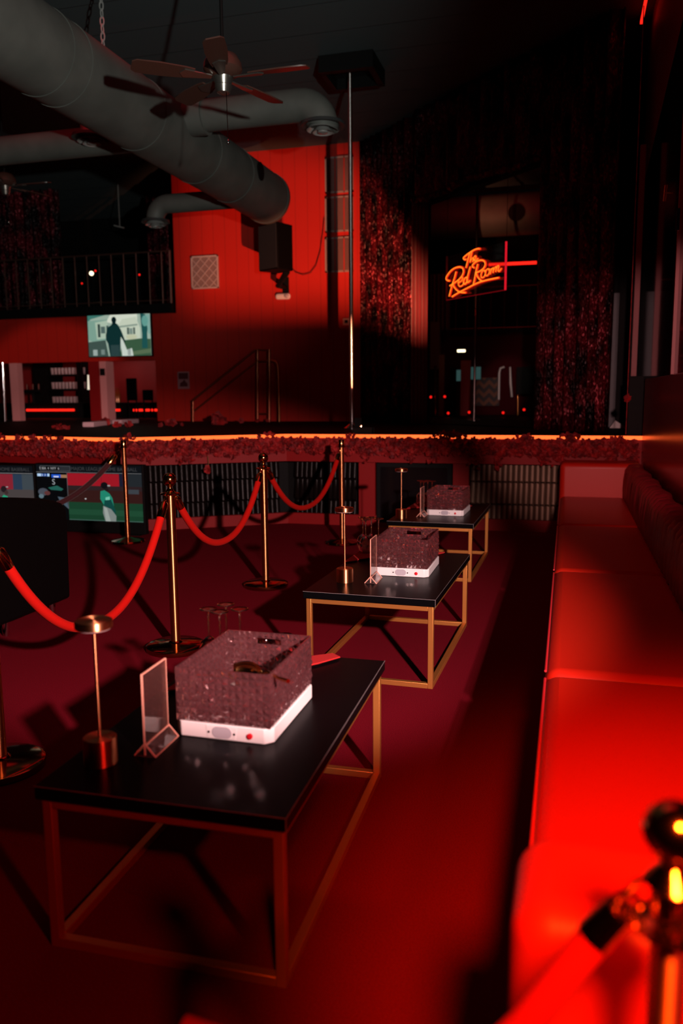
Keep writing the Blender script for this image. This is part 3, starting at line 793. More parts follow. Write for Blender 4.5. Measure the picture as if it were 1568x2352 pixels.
tag(b.build('light_bar', LIGHTBAR), 'upright pale glowing light bar beside the bar pillar', 'light')
b = MB(); a, c = at_y(128, 827, 14.6), at_y(141, 827, 14.6); b.tube([a, c], .014, 8); b.tube([a.lerp(c, .5), Vector((a.lerp(c, .5).x, 14.6, 2.62))], .006, 6)
tag(b.build('downlight', em('dim_warm', (1, .6, .35), .8)), 'small warm downlight under the ceiling above the bar shelf', 'light')
st = thing('bar_tap', 'dark beer tap column standing on the bar before the red wall', 'tap')
p = Vector((at_y(78, 935, 14.5).x, 14.5, 1.30))
b = MB(); b.lathe([(.05, 0), (.05, .02), (.03, .03), (.03, .2), (.04, .22)], p, 14); b.build('column', BLACK, st)
b = MB(); b.tube([p + Vector((-.2, 0, .24)), p + Vector((.2, 0, .24))], .035, 12)
b.build('tap_bar', BLACK, st)
for dx in (-.14, 0, .14):
    b = MB(); b.lathe([(.012, .26), (.02, .36), (.014, .39)], p + Vector((dx, 0, 0)), 10); b.build('tap_handle', RAILK, st)
settle(st, p)
for px, lb in ((314, 'dark bar stool back silhouetted before the right bar light line'), (350, 'low dark bar stool back at the right end of the bar')):
    q_ = at_y(px, 905, 14.1); s_ = thing('bar_stool', lb, 'stool', 'bar stools')
    b = MB(); b.box(q_.x - .11, q_.x + .11, 13.9, 13.94, 1.34, 1.34 + (.42 if px < 330 else .2)); b.build('backrest', BLACKLEATHER, s_, bevel=.015)
    b = MB(); b.box(q_.x - .12, q_.x + .12, 13.94, 14.2, 1.24, 1.30); b.build('seat', BLACKLEATHER, s_, bevel=.02)
    for dx in (-.1, .1):
        for dy in (13.95, 14.17):
            b = MB(); b.tube([(q_.x + dx, dy, 1.0), (q_.x + dx * .9, dy, 1.25)], .014, 8); b.build('leg', BLACK, s_)
    for dx in (-.09, .09):
        b = MB(); b.tube([(q_.x + dx, 13.92, 1.25), (q_.x + dx, 13.92, 1.4)], .014, 8); b.build('back_post', BLACK, s_)
    settle(s_, (q_.x, 14.07, 1.0))

# ================================================================ DUCTS, FANS
DX, DZ, DR = -4.11, 4.12, .335
du = thing('round_duct', 'large grey round air duct running lengthwise under the ceiling', 'duct')
b = MB(); b.tube([(DX, y_, DZ) for y_ in (3.0, 4, 5, 6, 7, 8, 9, 10, 10.98)], DR, 40); b.build('pipe', DUCT, du)
for i, y_ in enumerate((4.6, 5.95, 6.2, 7.45, 8.75, 9.7)):
    b = MB(); b.tube([(DX, y_ - .012, DZ), (DX, y_ + .012, DZ)], DR + .006, 40); b.build('joint_band', DUCT, du)
b = MB(); b.tube([(DX, 10.95, DZ), (DX, 11.02, DZ), (DX, 11.05, DZ)], [DR + .01, DR + .01, DR * .96], 40); b.build('end_cap', DUCT, du)
hp_ = Vector((DX + DR * .985, 9.92, DZ + .06))
b = MB(); b.lathe([(.11, 0), (.11, .012)], seg=24, M=Matrix.Translation(hp_) @ Matrix.Rotation(PI / 2, 4, 'Y')); b.build('access_hole', BLACK, du)
settle(du, (DX, 7, DZ))
def elbow(c, x_from, r, x_to, zdrop, seg=20):
    """pipe along X that turns down at x_to"""
    s = 1 if x_to > x_from else -1; R_ = r * 1.5; pts = [Vector((x_from, c[1], c[2])), Vector((x_to - s * R_, c[1], c[2]))]
    for i in range(1, 9):
        a = PI / 2 * i / 8
        pts.append(Vector((x_to - s * R_ + s * R_ * math.sin(a), c[1], c[2] - R_ + R_ * math.cos(a))))
    pts.append(Vector((x_to, c[1], c[2] - zdrop)))
    return pts
def diffuser(p, r, parent):
    b = MB(); b.lathe([(r * .55, .0), (r * .55, .10)], p + Vector((0, 0, .0)), 24, cap=False); b.build('collar', DUCTMETAL, parent)
    b = MB(); b.lathe([(r * .56, .02), (r * 1.25, .0), (r * 1.3, -.03), (r * 1.1, -.03), (r * .8, -.0)], p, 32, cap=False); b.build('ring', mat('diffuser_dark', (.05, .055, .055), .5, .3), parent)
    b = MB()
    for rr, zz in ((.95, -.05), (.62, -.075)):
        b.lathe([(r * rr, zz - .012), (r * (rr - .22), zz + .03), (r * (rr - .24), zz + .03), (r * (rr - .02), zz - .014)], p, 28, cap=False)
    b.lathe([(.0005, -.10), (r * .3, -.09), (r * .3, -.06)], p, 20, cap=False)
    b.build('cones', DUCTMETAL, parent)
br = thing('branch_duct', 'grey branch duct running right from the main duct to an elbow and round diffuser', 'duct', 'branch ducts')
pa = at_y(560, 256, 8.0); pd = at_y(741, 283, 8.0)
b = MB(); b.tube(elbow((0, 8.0, pa.z), DX + DR * .93, .155, pd.x, pa.z - pd.z - .02), .155, 24); b.build('pipe', DUCT, br)
b = MB(); b.tube([(DX + DR * .9, 8.0, pa.z), (DX + DR + .16, 8.0, pa.z)], .185, 24); b.build('saddle', DUCT, br)
diffuser(Vector((pd.x, 8.0, pd.z)), .17, br); settle(br, (pd.x, 8, pd.z))
br = thing('branch_duct', 'grey branch duct running left under the main duct with a round diffuser beneath', 'duct', 'branch ducts')
pa = at_y(100, 337, 8.3); pd = at_y(237, 326, 8.3)
b = MB(); b.tube([(-7.6, 8.3, pa.z), (-4.44, 8.3, pa.z)], .15, 24); b.build('pipe', DUCT, br)
b = MB(); b.lathe([(.11, .02), (.11, .14)], pd - Vector((0, .23, 0)), 20); b.build('neck', DUCTMETAL, br)
diffuser(pd - Vector((0, .23, 0)), .16, br); settle(br, (pd.x, 8.3, pd.z))
br = thing('branch_duct', 'grey branch duct low on the left with a downturned elbow before the red wall', 'duct', 'branch ducts')
pa = at_y(440, 464, 10.5); pd = at_y(357, 506, 10.5)
b = MB(); b.tube(elbow((0, 10.5, pa.z), -4.3, .125, pd.x, pa.z - pd.z - .02), .125, 24); b.build('pipe', DUCT, br)
diffuser(Vector((pd.x, 10.5, pd.z)), .15, br); settle(br, (pd.x, 10.5, pd.z))
def fan(c, R_, rot, label, blade_tilt=.2, roll=(0, 0)):
    f = thing('ceiling_fan', label, 'fan', 'ceiling fans')
    b = MB(); b.lathe([(.012, .12), (.012, ZC - c.z)], c, 10); b.build('downrod', BLACK, f)
    b = MB(); b.lathe([(.05, .16), (.10, .14), (.13, .09), (.135, .05), (.11, .02), (.07, .0)], c, 28); b.build('motor_housing', WOODBLADE, f)
    b = MB(); b.lathe([(.07, 0), (.055, -.05), (.06, -.055), (.045, -.10), (.02, -.11), (.0005, -.115)], c, 24); b.build('switch_cup', mat('fan_pewter', (.30, .27, .24), .3, .9), f)
    b = MB(); b.tube([c + Vector((.03, -.02, -.1)), c + Vector((.034, -.02, -.42))], .003, 6); b.lathe([(.0005, -.45), (.008, -.44), (.008, -.42), (.0005, -.41)], c + Vector((.034, -.02, 0)), 8, cap=False); b.build('pull_chain', CHROME, f)
    for i in range(5):
        a = rot + 2 * PI * i / 5
        T_ = Matrix.Translation(c) @ Matrix.Rotation(a, 4, 'Z') @ Matrix.Rotation(blade_tilt, 4, 'X')
        b = MB(); pts = [(.20, -.05), (.26, -.062), (R_ * .7, -.075), (R_ - .03, -.07), (R_, -.045), (R_, .045), (R_ - .03, .07), (R_ * .7, .075), (.26, .062), (.20, .05)]
        b.prism(pts, .0, .009, T_); bl = b.build('blade', WOODBLADE, f)
        b = MB(); b.prism([(.08, -.02), (.16, -.03), (.27, -.045), (.30, 0), (.27, .045), (.16, .03), (.08, .02)], -.008, .0, T_); b.build('blade_iron', bpy.data.materials['fan_pewter'], bl)
    settle(f, c)
fc = at_y(512, 178, 5.55)
fan(fc, .62, .0, 'dark five bladed ceiling fan hanging in front of the grey ducts')
fc2 = at_y(12, 428, 9.0)
fan(fc2, .62, .02, 'far ceiling fan half cut by the left edge above the loft')
chn = thing('hanger_chain', 'short metal chain hanging from ceiling above the main duct', 'chain')
xc_ = at_y(238, 128, 6.9).x
for i in range(12):
    z = 4.47 + i * .064; M_ = Matrix.Translation((xc_, 6.9, z)) @ Matrix.Rotation(PI / 2 * (i % 2), 4, 'Z')
    b = MB(); b.tube([M_ @ Vector((.018 * math.cos(2 * PI * k / 12), 0, .040 * math.sin(2 * PI * k / 12))) for k in range(13)], .006, 6); b.build('link', DUCTMETAL, chn)
settle(chn, (xc_, 6.9, ZC))

# ================================================================ CURTAINS AROUND THE OPENING
def dg(px, s, py=700): return at_diag(px, py, s)
p0 = Vector((-3.02, SD + 2.90, 0)); 
folds('sequin_curtain', (-3.10, 12.44, 0), (dg(948, SD - .12).x, dg(948, SD - .12).y, 0), ZS, 5.17, .07, 9, SEQ, 'wide dark red sequin curtain left of the opening beside the red wall', group='sequin curtains')
folds('sequin_curtain', (dg(1236, SD - .10).x, dg(1236, SD - .10).y, 0), (.40, 9.00, 0), ZS, 5.17, .07, 7, SEQ, 'dark red sequin curtain right of the opening with a gathered sweep', group='sequin curtains', sway=1.6)
a_, c_ = dg(955, SD - .22), dg(1240, SD - .14)
folds('sequin_valance', (a_.x, a_.y, 0), (c_.x, c_.y, 0), 4.02, 5.17, .05, 11, SEQ, 'red sequin valance hanging above the opening with the neon sign')
folds('velvet_drape', (dg(948, SD - .2).x, dg(948, SD - .2).y, 0), (dg(979, SD - .06).x, dg(979, SD - .06).y, 0), ZS, 4.05, .05, 4, CURTAIN, 'smooth red velvet drape at the left side of the opening')
# ruffled trim along the bottom of the valance
b = MB(); pts = []; rr = []
for i in range(90):
    s = i / 89; q = a_.lerp(c_, s)
    pts.append(Vector((q.x, q.y, 4.02)) - n45 * .05 + Vector((rnd.gauss(0, .008), rnd.gauss(0, .008), rnd.gauss(0, .012) - .03 * math.sin(s * 9)))); rr.append(.03 + .014 * math.sin(i * 1.7) + rnd.uniform(0, .012))
b.tube(pts, rr, 10)
tag(b.build('ruffle_trim', SEQ), 'gathered red ruffle trim sloping along the top of the opening', 'trim')

# neon sign "The Red Room" on a clear acrylic board hung before the opening
SG = SD - .30
def sg(x, y): return at_diag(960 + x / 5.227, 520 + y / 5.227, SG)        # sign plane
sign = thing('neon_sign', 'glowing orange neon script sign reading The Red Room on clear acrylic', 'neon sign')
sl, sr, sb, stp = sg(345, 880), sg(1050, 770), 0, 0
zb = (sl.z + sr.z) / 2; zt = sg(1050, 185).z
b = MB(); pts = [sl, sr, sr + n45 * .012, sl + n45 * .012]
b.prism([(v.x, v.y) for v in pts], zb, zt); b.build('acrylic_board', glassy('sign_acrylic', (.97, .95, .95), .02), sign)
b = MB(); b.bar(Vector((sl.x, sl.y, zb)) - n45 * .006, Vector((sl.x, sl.y, zt)) - n45 * .006, .02, .014); b.build('left_edge', mat('acrylic_side', (.35, .10, .12), .4), sign)
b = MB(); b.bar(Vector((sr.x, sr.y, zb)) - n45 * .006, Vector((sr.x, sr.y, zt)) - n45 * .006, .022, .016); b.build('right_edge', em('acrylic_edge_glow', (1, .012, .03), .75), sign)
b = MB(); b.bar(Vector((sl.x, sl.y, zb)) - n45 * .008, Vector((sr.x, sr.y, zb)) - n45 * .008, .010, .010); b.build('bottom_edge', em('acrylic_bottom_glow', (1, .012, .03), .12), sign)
ST = {
 'letter_T': [[(768, 272), (735, 272), (690, 290), (640, 322), (592, 358), (570, 384), (586, 402), (606, 395)], [(650, 320), (636, 360), (618, 430), (600, 500)]],
 'letter_h': [[(672, 305), (660, 360), (648, 438)], [(650, 425), (664, 398), (682, 380), (688, 395), (680, 432)]],
 'letter_e': [[(692, 405), (712, 395), (720, 368), (708, 356), (694, 380), (698, 412), (722, 412), (744, 386)]],
 'letter_R': [[(402, 655), (372, 648), (362, 622), (380, 585), (420, 535), (472, 500), (530, 490), (565, 512), (568, 560), (540, 615), (490, 660), (440, 695), (405, 715)], [(482, 545), (462, 620), (430, 720), (398, 842)], [(442, 690), (462, 735), (500, 775), (540, 793), (596, 796)]],
 'letter_e2': [[(508, 682), (545, 655), (560, 622), (540, 610), (515, 645), (506, 690), (522, 722), (552, 712), (580, 676)]],
 'letter_d': [[(622, 622), (598, 616), (574, 652), (574, 690), (598, 690), (622, 640)], [(652, 486), (632, 560), (614, 640), (622, 676), (652, 652)]],
 'letter_R2': [[(700, 500), (680, 486), (684, 460), (728, 424), (780, 408), (822, 422), (832, 466), (806, 512), (756, 545), (716, 556)], [(742, 455), (722, 540), (706, 620), (690, 700)], [(722, 556), (738, 602), (768, 640), (802, 664)]],
 'letter_o': [[(822, 530), (798, 538), (780, 580), (786, 615), (812, 612), (832, 570), (826, 534), (840, 540)]],
 'letter_o2': [[(872, 512), (848, 520), (832, 560), (838, 592), (862, 588), (880, 548), (874, 516), (890, 522)]],
 'letter_m': [[(908, 505), (898, 545), (888, 578)], [(894, 550), (914, 512), (930, 500), (930, 530), (922, 562)], [(926, 540), (946, 500), (962, 488), (964, 515), (956, 550)], [(960, 525), (978, 480), (994, 474), (992, 500), (986, 535), (1002, 540), (1026, 505)]],
 'underline': [[(432, 846), (520, 792), (620, 740), (720, 690), (800, 660), (900, 636), (994, 618)]],
}
def smooth(pts, n=6):
    out = []
    P = [pts[0]] + list(pts) + [pts[-1]]
    for i in range(1, len(P) - 2):
        for k in range(n):
            t = k / n; a, b_, c, d = P[i - 1], P[i], P[i + 1], P[i + 2]
            out.append(tuple(.5 * (2 * b_[j] + (c[j] - a[j]) * t + (2 * a[j] - 5 * b_[j] + 4 * c[j] - d[j]) * t * t + (3 * b_[j] - a[j] - 3 * c[j] + d[j]) * t ** 3) for j in (0, 1)))
    out.append(pts[-1]); return out
for nm, strokes in ST.items():
    b = MB()
    big = nm in ('letter_T', 'letter_R', 'letter_R2', 'underline', 'letter_d')
    for s in strokes:
        pp = smooth(s); b.mi = 0
        b.tube([sg(*p) - n45 * .026 for p in pp], .0135 if big else .0105, 8)
        b.mi = 1
        b.tube([sg(*p) - n45 * (.036 if big else .034) for p in pp], .0062 if big else .0048, 8)
    b.build(nm.replace('2', ''), [NEONHALO, NEON], sign)
for x_, y_ in ((345, 880), (1050, 770)):
    q = sg(x_, y_); b = MB(); b.tube([Vector((q.x, q.y, zt)), Vector((q.x, q.y, ZC))], .003, 6); b.build('hanging_wire', BLACK, sign)
settle(sign, ((sl.x + sr.x) / 2, (sl.y + sr.y) / 2, zb))

# ================================================================ MIRROR REFLECTION BUILT AS A ROOM
YL = 16.2
b = MB(); b.prism([(oL.x - .2, oL.y + .4), (oR.x + .5, oR.y + .1), (2.5, 10.0), (2.5, YL), (-4.2, YL)], .88, 1.0); struct(b.build('floor_reflected', STAGEBLACK))  # virtual room set behind the opening where the mirror image appears
b = MB(); b.box(-4.4, 2.6, YL, YL + .1, 1.0, 2.62); struct(b.build('wall_reflected', mat('reflected_wall_red', (.05, .0025, .005), .7, 0, Specular_IOR_Level=.05)))
b = MB(); b.box(-4.4, 2.6, YL + 1.0, YL + 1.1, 2.6, ZC); struct(b.build('wall_reflected_upper', BLACK))
b = MB(); b.box(2.5, 2.6, 10.0, YL, 1.0, ZC); struct(b.build('wall_reflected_right', BLACK))
b = MB(); b.box(-4.4, -4.3, 12.65, YL, 1.0, ZC); struct(b.build('wall_reflected_left', BLACK))
area('reflected_room_fill', (-1.2, 14.0, 4.9), (-1.5, 16.2, 1.5), 4, (1, .05, .05), 1.5, 1)  # added red fill for the reflected room
def lg(px, py, d=0.0): return at_y(px, py, YL - d)
ld = thing('reflected_duct', 'pale grey round duct crossing the reflected room behind the opening', 'duct')
pz = (lg(1100, 450, .5).z + lg(1100, 545, .5).z) / 2
b = MB(); b.tube([(-4.2, YL - .5, pz), (2.4, YL - .5, pz)], .37, 32); b.build('pipe', DUCT, ld)
hq = lg(1186, 488, .88); b = MB(); b.lathe([(.15, 0), (.15, .02)], seg=24, M=Matrix.Translation(hq) @ Matrix.Rotation(PI / 2, 4, 'X')); b.build('access_hole', BLACK, ld)
settle(ld, (-1, YL - .5, pz))
lb_ = thing('reflected_railing', 'dark balcony railing of the reflected room behind the neon sign', 'railing')
zr0, zr1 = lg(1130, 760).z, lg(1130, 660).z
xl_, xr_ = lg(1034, 720).x, lg(1232, 720).x
b = MB(); b.box(xl_, xr_ + .6, YL - .05, YL + .0, zr0 - .04, zr0 + .03); b.build('edge_beam', BLACK, lb_)
b = MB(); b.tube([(xl_, YL - .04, zr0 + .05), (xr_ + .6, YL - .04, zr0 + .05)], .014, 8); b.build('bottom_rail', RAILK, lb_)
b = MB(); b.tube([(xl_, YL - .04, zr1), (xr_ + .6, YL - .04, zr1)], .014, 8); b.build('top_rail', RAILK, lb_)
for px in (1047, 1073, 1101, 1127, 1158, 1188, 1214):
    x_ = lg(px, 720).x; b = MB(); b.tube([(x_, YL - .04, zr0), (x_, YL - .04, zr1)], .012, 8); b.build('baluster', RAILK, lb_)
settle(lb_, (xl_, YL, zr0))
folds('reflected_curtain', (lg(985, 700, .2).x, YL - .2, 0), (lg(1032, 700, .2).x, YL - .2, 0), 2.62, lg(1000, 630, .2).z, .04, 5, mat('taupe_curtain', (.10, .065, .055), .8), 'brownish pleated curtain left of the railing in the room beyond')
a, c = lg(1122, 608, .06), lg(1232, 603, .06)
b = MB(); b.tube([a, c], .028, 10)  # glowing line stands for a light strip reflected in the mirror
lt_ = b.build('reflected_line', LEDRED)
ltt = thing('reflected_led', 'long horizontal red reflected light line to the right of the neon sign', 'reflection'); lt_.parent = ltt
for s_ in (.3, .95):
    b = MB(); q_ = a.lerp(c, s_); b.tube([q_, Vector((q_.x, q_.y, ZC))], .004, 6); b.build('hanger', BLACK, ltt)
settle(ltt, a)
_ = ('long horizontal red reflected light line to the right of the neon sign', 'reflection')
# standing things of the reflected room
def upright(name, px0, py0, px1, py1, d, material, label, cat, r=None, group=None, foot=False, deep=False):
    a, c = lg(px0, py0, d), lg(px1, py1, d); b = MB()
    if foot: c.z = ZS
    if r: b.tube([Vector((c.x, c.y, c.z)), Vector((a.x, a.y, a.z))], r, 12)
    else: b.box(a.x, c.x, YL - d, YL - .002 if deep else YL - d + .08, c.z, a.z)
    o = b.build(name, material); tag(o, label, cat, group); settle(o, (c.x, YL - d, c.z)); return o
upright('brass_post', 999, 840, 999, 968, .9, BRASS, 'slim shining brass post at the left of the reflected room', 'post', .02, foot=True)
upright('timber_post', 1008, 815, 1018, 958, .8, mat('brown_post', (.22, .09, .05), .6), 'square brown post right beside the slim brass post', 'post', foot=True)
upright('reflected_column', 1058, 828, 1079, 938, .45, mat('reflected_column_red', (.36, .04, .045), .6), 'square red column standing in the reflected room', 'column', foot=True)
upright('leaning_board', 1033, 845, 1046, 915, .3, BLACK, 'dark narrow board left of the red column in the reflected room', 'board', foot=True)
upright('black_door', 1186, 843, 1228, 905, .06, BLACK, 'black door panel at the right of the reflected room', 'door', deep=True)
upright('short_brass_post', 1189, 908, 1189, 948, .5, BRASS, 'short brass post before the black door panel', 'post', .018, foot=True)
upright('side_screen', 1039, 850, 1058, 875, .05, pic(42, 66, 64), 'small teal lit screen left of the red column', 'screen', deep=True)
upright('back_screen', 1080, 843, 1103, 871, .05, pic(40, 64, 62), 'small teal lit screen right of the red column', 'screen', deep=True)
upright('wide_pilaster', 966, 740, 1008, 848, .25, mat('pilaster_taupe', (.14, .10, .09), .7), 'dull taupe pilaster beside the velvet drape in the reflected room', 'column', deep=True)
def chevron(mm):
    tc = N(mm, 'ShaderNodeTexCoord'); sx = N(mm, 'ShaderNodeSeparateXYZ'); L(mm, tc, 'Object', sx, 0)
    ping = N(mm, 'ShaderNodeMath', operation='PINGPONG'); ping.inputs[1].default_value = .10; L(mm, sx, 0, ping, 0)
    ad = N(mm, 'ShaderNodeMath', operation='ADD'); L(mm, ping, 0, ad, 0); L(mm, sx, 2, ad, 1)
    dv = N(mm, 'ShaderNodeMath', operation='DIVIDE'); dv.inputs[1].default_value = .17; L(mm, ad, 0, dv, 0)
    fr = N(mm, 'ShaderNodeMath', operation='FRACT'); L(mm, dv, 0, fr, 0)
    cr = N(mm, 'ShaderNodeValToRGB'); cr.color_ramp.interpolation = 'CONSTANT'; cr.color_ramp.elements[0].color = (.004, .004, .004, 1); cr.color_ramp.elements[1].position = .5; cr.color_ramp.elements[1].color = (.12, .035, .008, 1)
    L(mm, fr, 0, cr, 0); L(mm, cr, 0, bsdf(mm), 'Base Color')
CHEV = mat('chevron_paper', (.1, .05, .02), .5); chevron(CHEV)
upright('chevron_panel', 1085, 868, 1146, 932, .02, CHEV, 'black and gold chevron patterned panel in the reflected room', 'panel', deep=True)
b = MB(); b.tube([lg(1145, 918, .03), lg(1146, 856, .03), lg(1149, 846, .03), lg(1158, 843, .03)], .022, 10); tag(settle(b.build('chrome_rail', SATIN), lg(1145, 918, .3)), 'bent chrome rail hooked at its top beside the chevron panel', 'rail')
b = MB(); b.tube([lg(1175, 912, .03), lg(1172, 880, .03), lg(1171, 843, .03)], [.02, .026, .016], 10); tag(settle(b.build('door_pull', SATIN), lg(1175, 912, .3)), 'straight chrome door pull right of the bent chrome rail', 'handle')
spot('handle_fill_spot', (-.2, 13.2, 3.6), lg(1160, 880, .05), 60, (1, .9, .8), .30, .6, .05)  # added fill to brighten the satin handles
b = MB(); b.box(*sorted((lg(1079, 0).x, lg(1097, 0).x)), YL - 1.2, YL - 1.14, lg(1088, 808, 1.2).z, lg(1088, 802, 1.2).z)
tag(b.build('ceiling_lamp', BULB, bevel=.01), 'small flat warm lamp glowing high on the thin silver pole', 'lamp')
for i, (px, py, lb) in enumerate(((989, 912, 'red pin light left of the brass post'), (1021, 911, 'red pin light right of the brown post'), (1029, 949, 'red pin light near the floor below the leaning board'), (1077, 947, 'dim red pin light at the foot of the red column'), (1155, 948, 'red pin light at the foot of the chrome rail'), (1203, 941, 'dim red pin light beside the short brass post'))):
    dot('pin_light', lg(px, py, 1.4), .024, REDDOT, lb, 'indicator light', 'red pin lights in the reflected room', 1.0)
p2 = at_z(1088, 966, ZS)
t = thing('thin_pole', 'thin silver dance pole standing inside the opening behind the neon sign', 'pole')
b = MB(); b.lathe([(.02, ZS), (.02, ZC)], p2 * 1.0 - Vector((0, 0, p2.z)), 16); b.build('pole', mat('satin_silver', (.5, .46, .44), .3, 1.0), t)
zj = at_y(1088, 718, p2.y).z
b = MB(); b.lathe([(.026, zj - .05), (.026, zj + .05)], Vector((p2.x, p2.y, 0)), 16); b.build('joint_collar', CHROME, t)
b = MB(); b.lathe([(.11, ZS), (.11, ZS + .012), (.03, ZS + .03)], Vector((p2.x, p2.y, 0)), 24); b.build('base_plate', CHROME, t)
settle(t, (p2.x, p2.y, ZS))

# right of the curtains: dark corner with a grey door leaf
b = MB(); b.box(.42, 2.6, 10.55, 10.65, 1.0, ZC); struct(b.build('wall_far_right', BLACK))
b = MB(); b.prism([(cB.x - .02, cB.y + .02), (XR, 8.80), (2.6, 8.80), (2.6, 10.55), (-.2, 10.55)], .88, ZS); struct(b.build('floor_side', STAGEBLACK))
dr = thing('grey_door', 'dim grey door leaves in the dark corner right of the sequin curtain', 'door')
DG = mat('grey_door_paint', (.10, .115, .125), .5)
for p0_, p1_ in ((1367, 1382), (1392, 1410)):
    a, c = at_y(p0_, 760, 10.5), at_y(p1_, 980, 10.5)
    b = MB(); b.box(a.x, c.x, 10.48, 10.54, ZS, 2.6); b.build('door_leaf', DG, dr)
a = at_y(1369, 926, 10.4); b = MB(); b.tube([a, a + Vector((.04, 0, 0))], .022, 12); b.tube([a + Vector((.02, 0, 0)), a + Vector((.02, .08, 0))], .012, 8); b.build('door_knob', CHROME, dr)
settle(dr, (a.x, 10.5, ZS))
# red posts that frame the mirror panels of the right wall
mp_ = thing('mirror_frame_post', 'nearer tall red post framing the dark mirror wall at the right edge', 'post', 'mirror wall posts')
ya = at_x(1545, 860, XR).y
b = MB(); b.box(XR - .018, XR + .004, ya - .018, ya + .018, 1.545, 4.3); b.build('post', mat('post_red', (.24, .03, .03), .5), mp_)
q = at_x(1556, 505, XR - .04)
b = MB(); b.cbox(q, (.02, .05, .14)); b.build('latch', CHROME, mp_); settle(mp_, (XR, ya, 1.545))
b = MB(); yb_ = 8.60; b.box(.590, .640, yb_ - .02, yb_ + .02, 1.58, 3.75)
o = b.build('mirror_frame_post', bpy.data.materials['post_red']); tag(o, 'farther wide red post at the end of the dark mirror wall by the stage', 'post', 'mirror wall posts'); settle(o, (.615, yb_, 1.58))
b = MB(); b.box(.575, XR + .12, 8.55, 8.72, ZS, 1.578); struct(b.build('wall_right_end', BLACK))
b = MB(); q0, q1 = at_x(1528, 425, XR), at_x(1524, 462, XR); b.tube([q0, q1], .006, 8); q2 = at_x(1541, 443, XR); b.tube([at_x(1526, 443, XR), q2], .005, 8)  # pale line modelled for a reflection in the mirror panel
tag(b.build('reflection_streak', mat('reflection_gold', (.85, .6, .3), .3, 1.0)), 'slim gold streak of reflection on the dark mirror wall near the right edge', 'hook')
bf = at_x(1440, 918, XR - .2)
for _ in (0,):
    b = MB()
    for _ in range(5): petal_head(b, bf + Vector((0, rnd.gauss(0, .02), rnd.gauss(0, .03))), .035)
    b.tube([bf, Vector((bf.x, bf.y, 4.6))], .004, 6); b.tube([bf, Vector((bf.x, bf.y, 1.05))], .004, 6)
    tag(settle(b.build('hanging_flower', PETAL, fix=False), bf), 'dim red flower hanging on a cord by the far red post', 'flower')
b = MB(); b.box(*(lambda a, c: (a.x, c.x, a.y, c.y))(Vector((.58, 8.70, 0)), Vector((.605, 9.26, 0))), 5.09, 5.115)
tag(b.build('ceiling_led', LEDRED), 'short red light line at the ceiling in the top right corner', 'light')

# ================================================================ BANQUETTE
XF, XB = -.05, .545
so = thing('banquette', 'long red leather banquette along the right wall with cushions and tufted back', 'sofa')
b = MB(); b.box(XF + .05, XB + .12, 1.06, 8.3, .06, .30); b.build('plinth', mat('plinth_dark', (.03, .004, .006), .6), so)
b = MB(); b.box(XF + .10, XB + .10, 1.10, 8.25, 0, .06); b.build('kick_board', BLACK, so)
ys = [1.235, at_z(1261, 1538, .46).y, at_z(1265, 1304, .46).y, at_z(1284, 1201, .46).y, 7.92]
for y0, y1 in zip(ys, ys[1:]):
    b = MB(); nx, ny = 14, 26; x0c, x1c = XF, XB; rows = []
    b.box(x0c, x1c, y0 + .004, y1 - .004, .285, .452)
    o = b.build('seat_cushion', LEATHER, so, bevel=.05, seg=6)
    b = MB(); e = .006
    b.tube([(XF + .002, y0 + .04, .440), (XF + .002, y1 - .04, .440)], .0045, 8); b.build('piping', mat('red_piping', (.62, .02, .03), .4), o)
# channel tufted back along the wall
b = MB(); rows = []; ny = 330; y0, y1 = 1.20, 8.1
prof = [(XB, .44), (XB - .005, .52), (XB, .62), (XB + .012, .70), (XB + .045, .745), (XB + .085, .755), (XB + .12, .74), (XB + .13, .70)]
ch = .13
for i in range(ny + 1):
    yy = y0 + (y1 - y0) * i / ny; bulge = abs(math.sin(PI * (yy - y0) / ch)) ** .6
    wob = .006 * math.sin(yy * 9.1) + .005 * math.sin(yy * 23.7)
    rows.append([Vector((x_ - .028 * bulge * (1 if k < 5 else .3) + wob * (k > 1) , yy, z_ + (.016 * bulge if k > 2 else 0) + wob)) for k, (x_, z_) in enumerate(prof)])
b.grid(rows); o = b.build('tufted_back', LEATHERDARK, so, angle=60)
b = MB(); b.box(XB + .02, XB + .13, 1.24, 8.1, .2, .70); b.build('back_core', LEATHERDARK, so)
b = MB(); b.box(XF - .005, XB + .14, 7.93, 8.33, .06, .765); b.build('end_back', LEATHER, so, bevel=.05, seg=5)
b = MB(); b.box(XF - .005, XB + .14, 1.0, 1.235, .04, .745); b.build('near_arm', LEATHER, so, bevel=.055, seg=6)
settle(so, (.3, 4.6, 0))

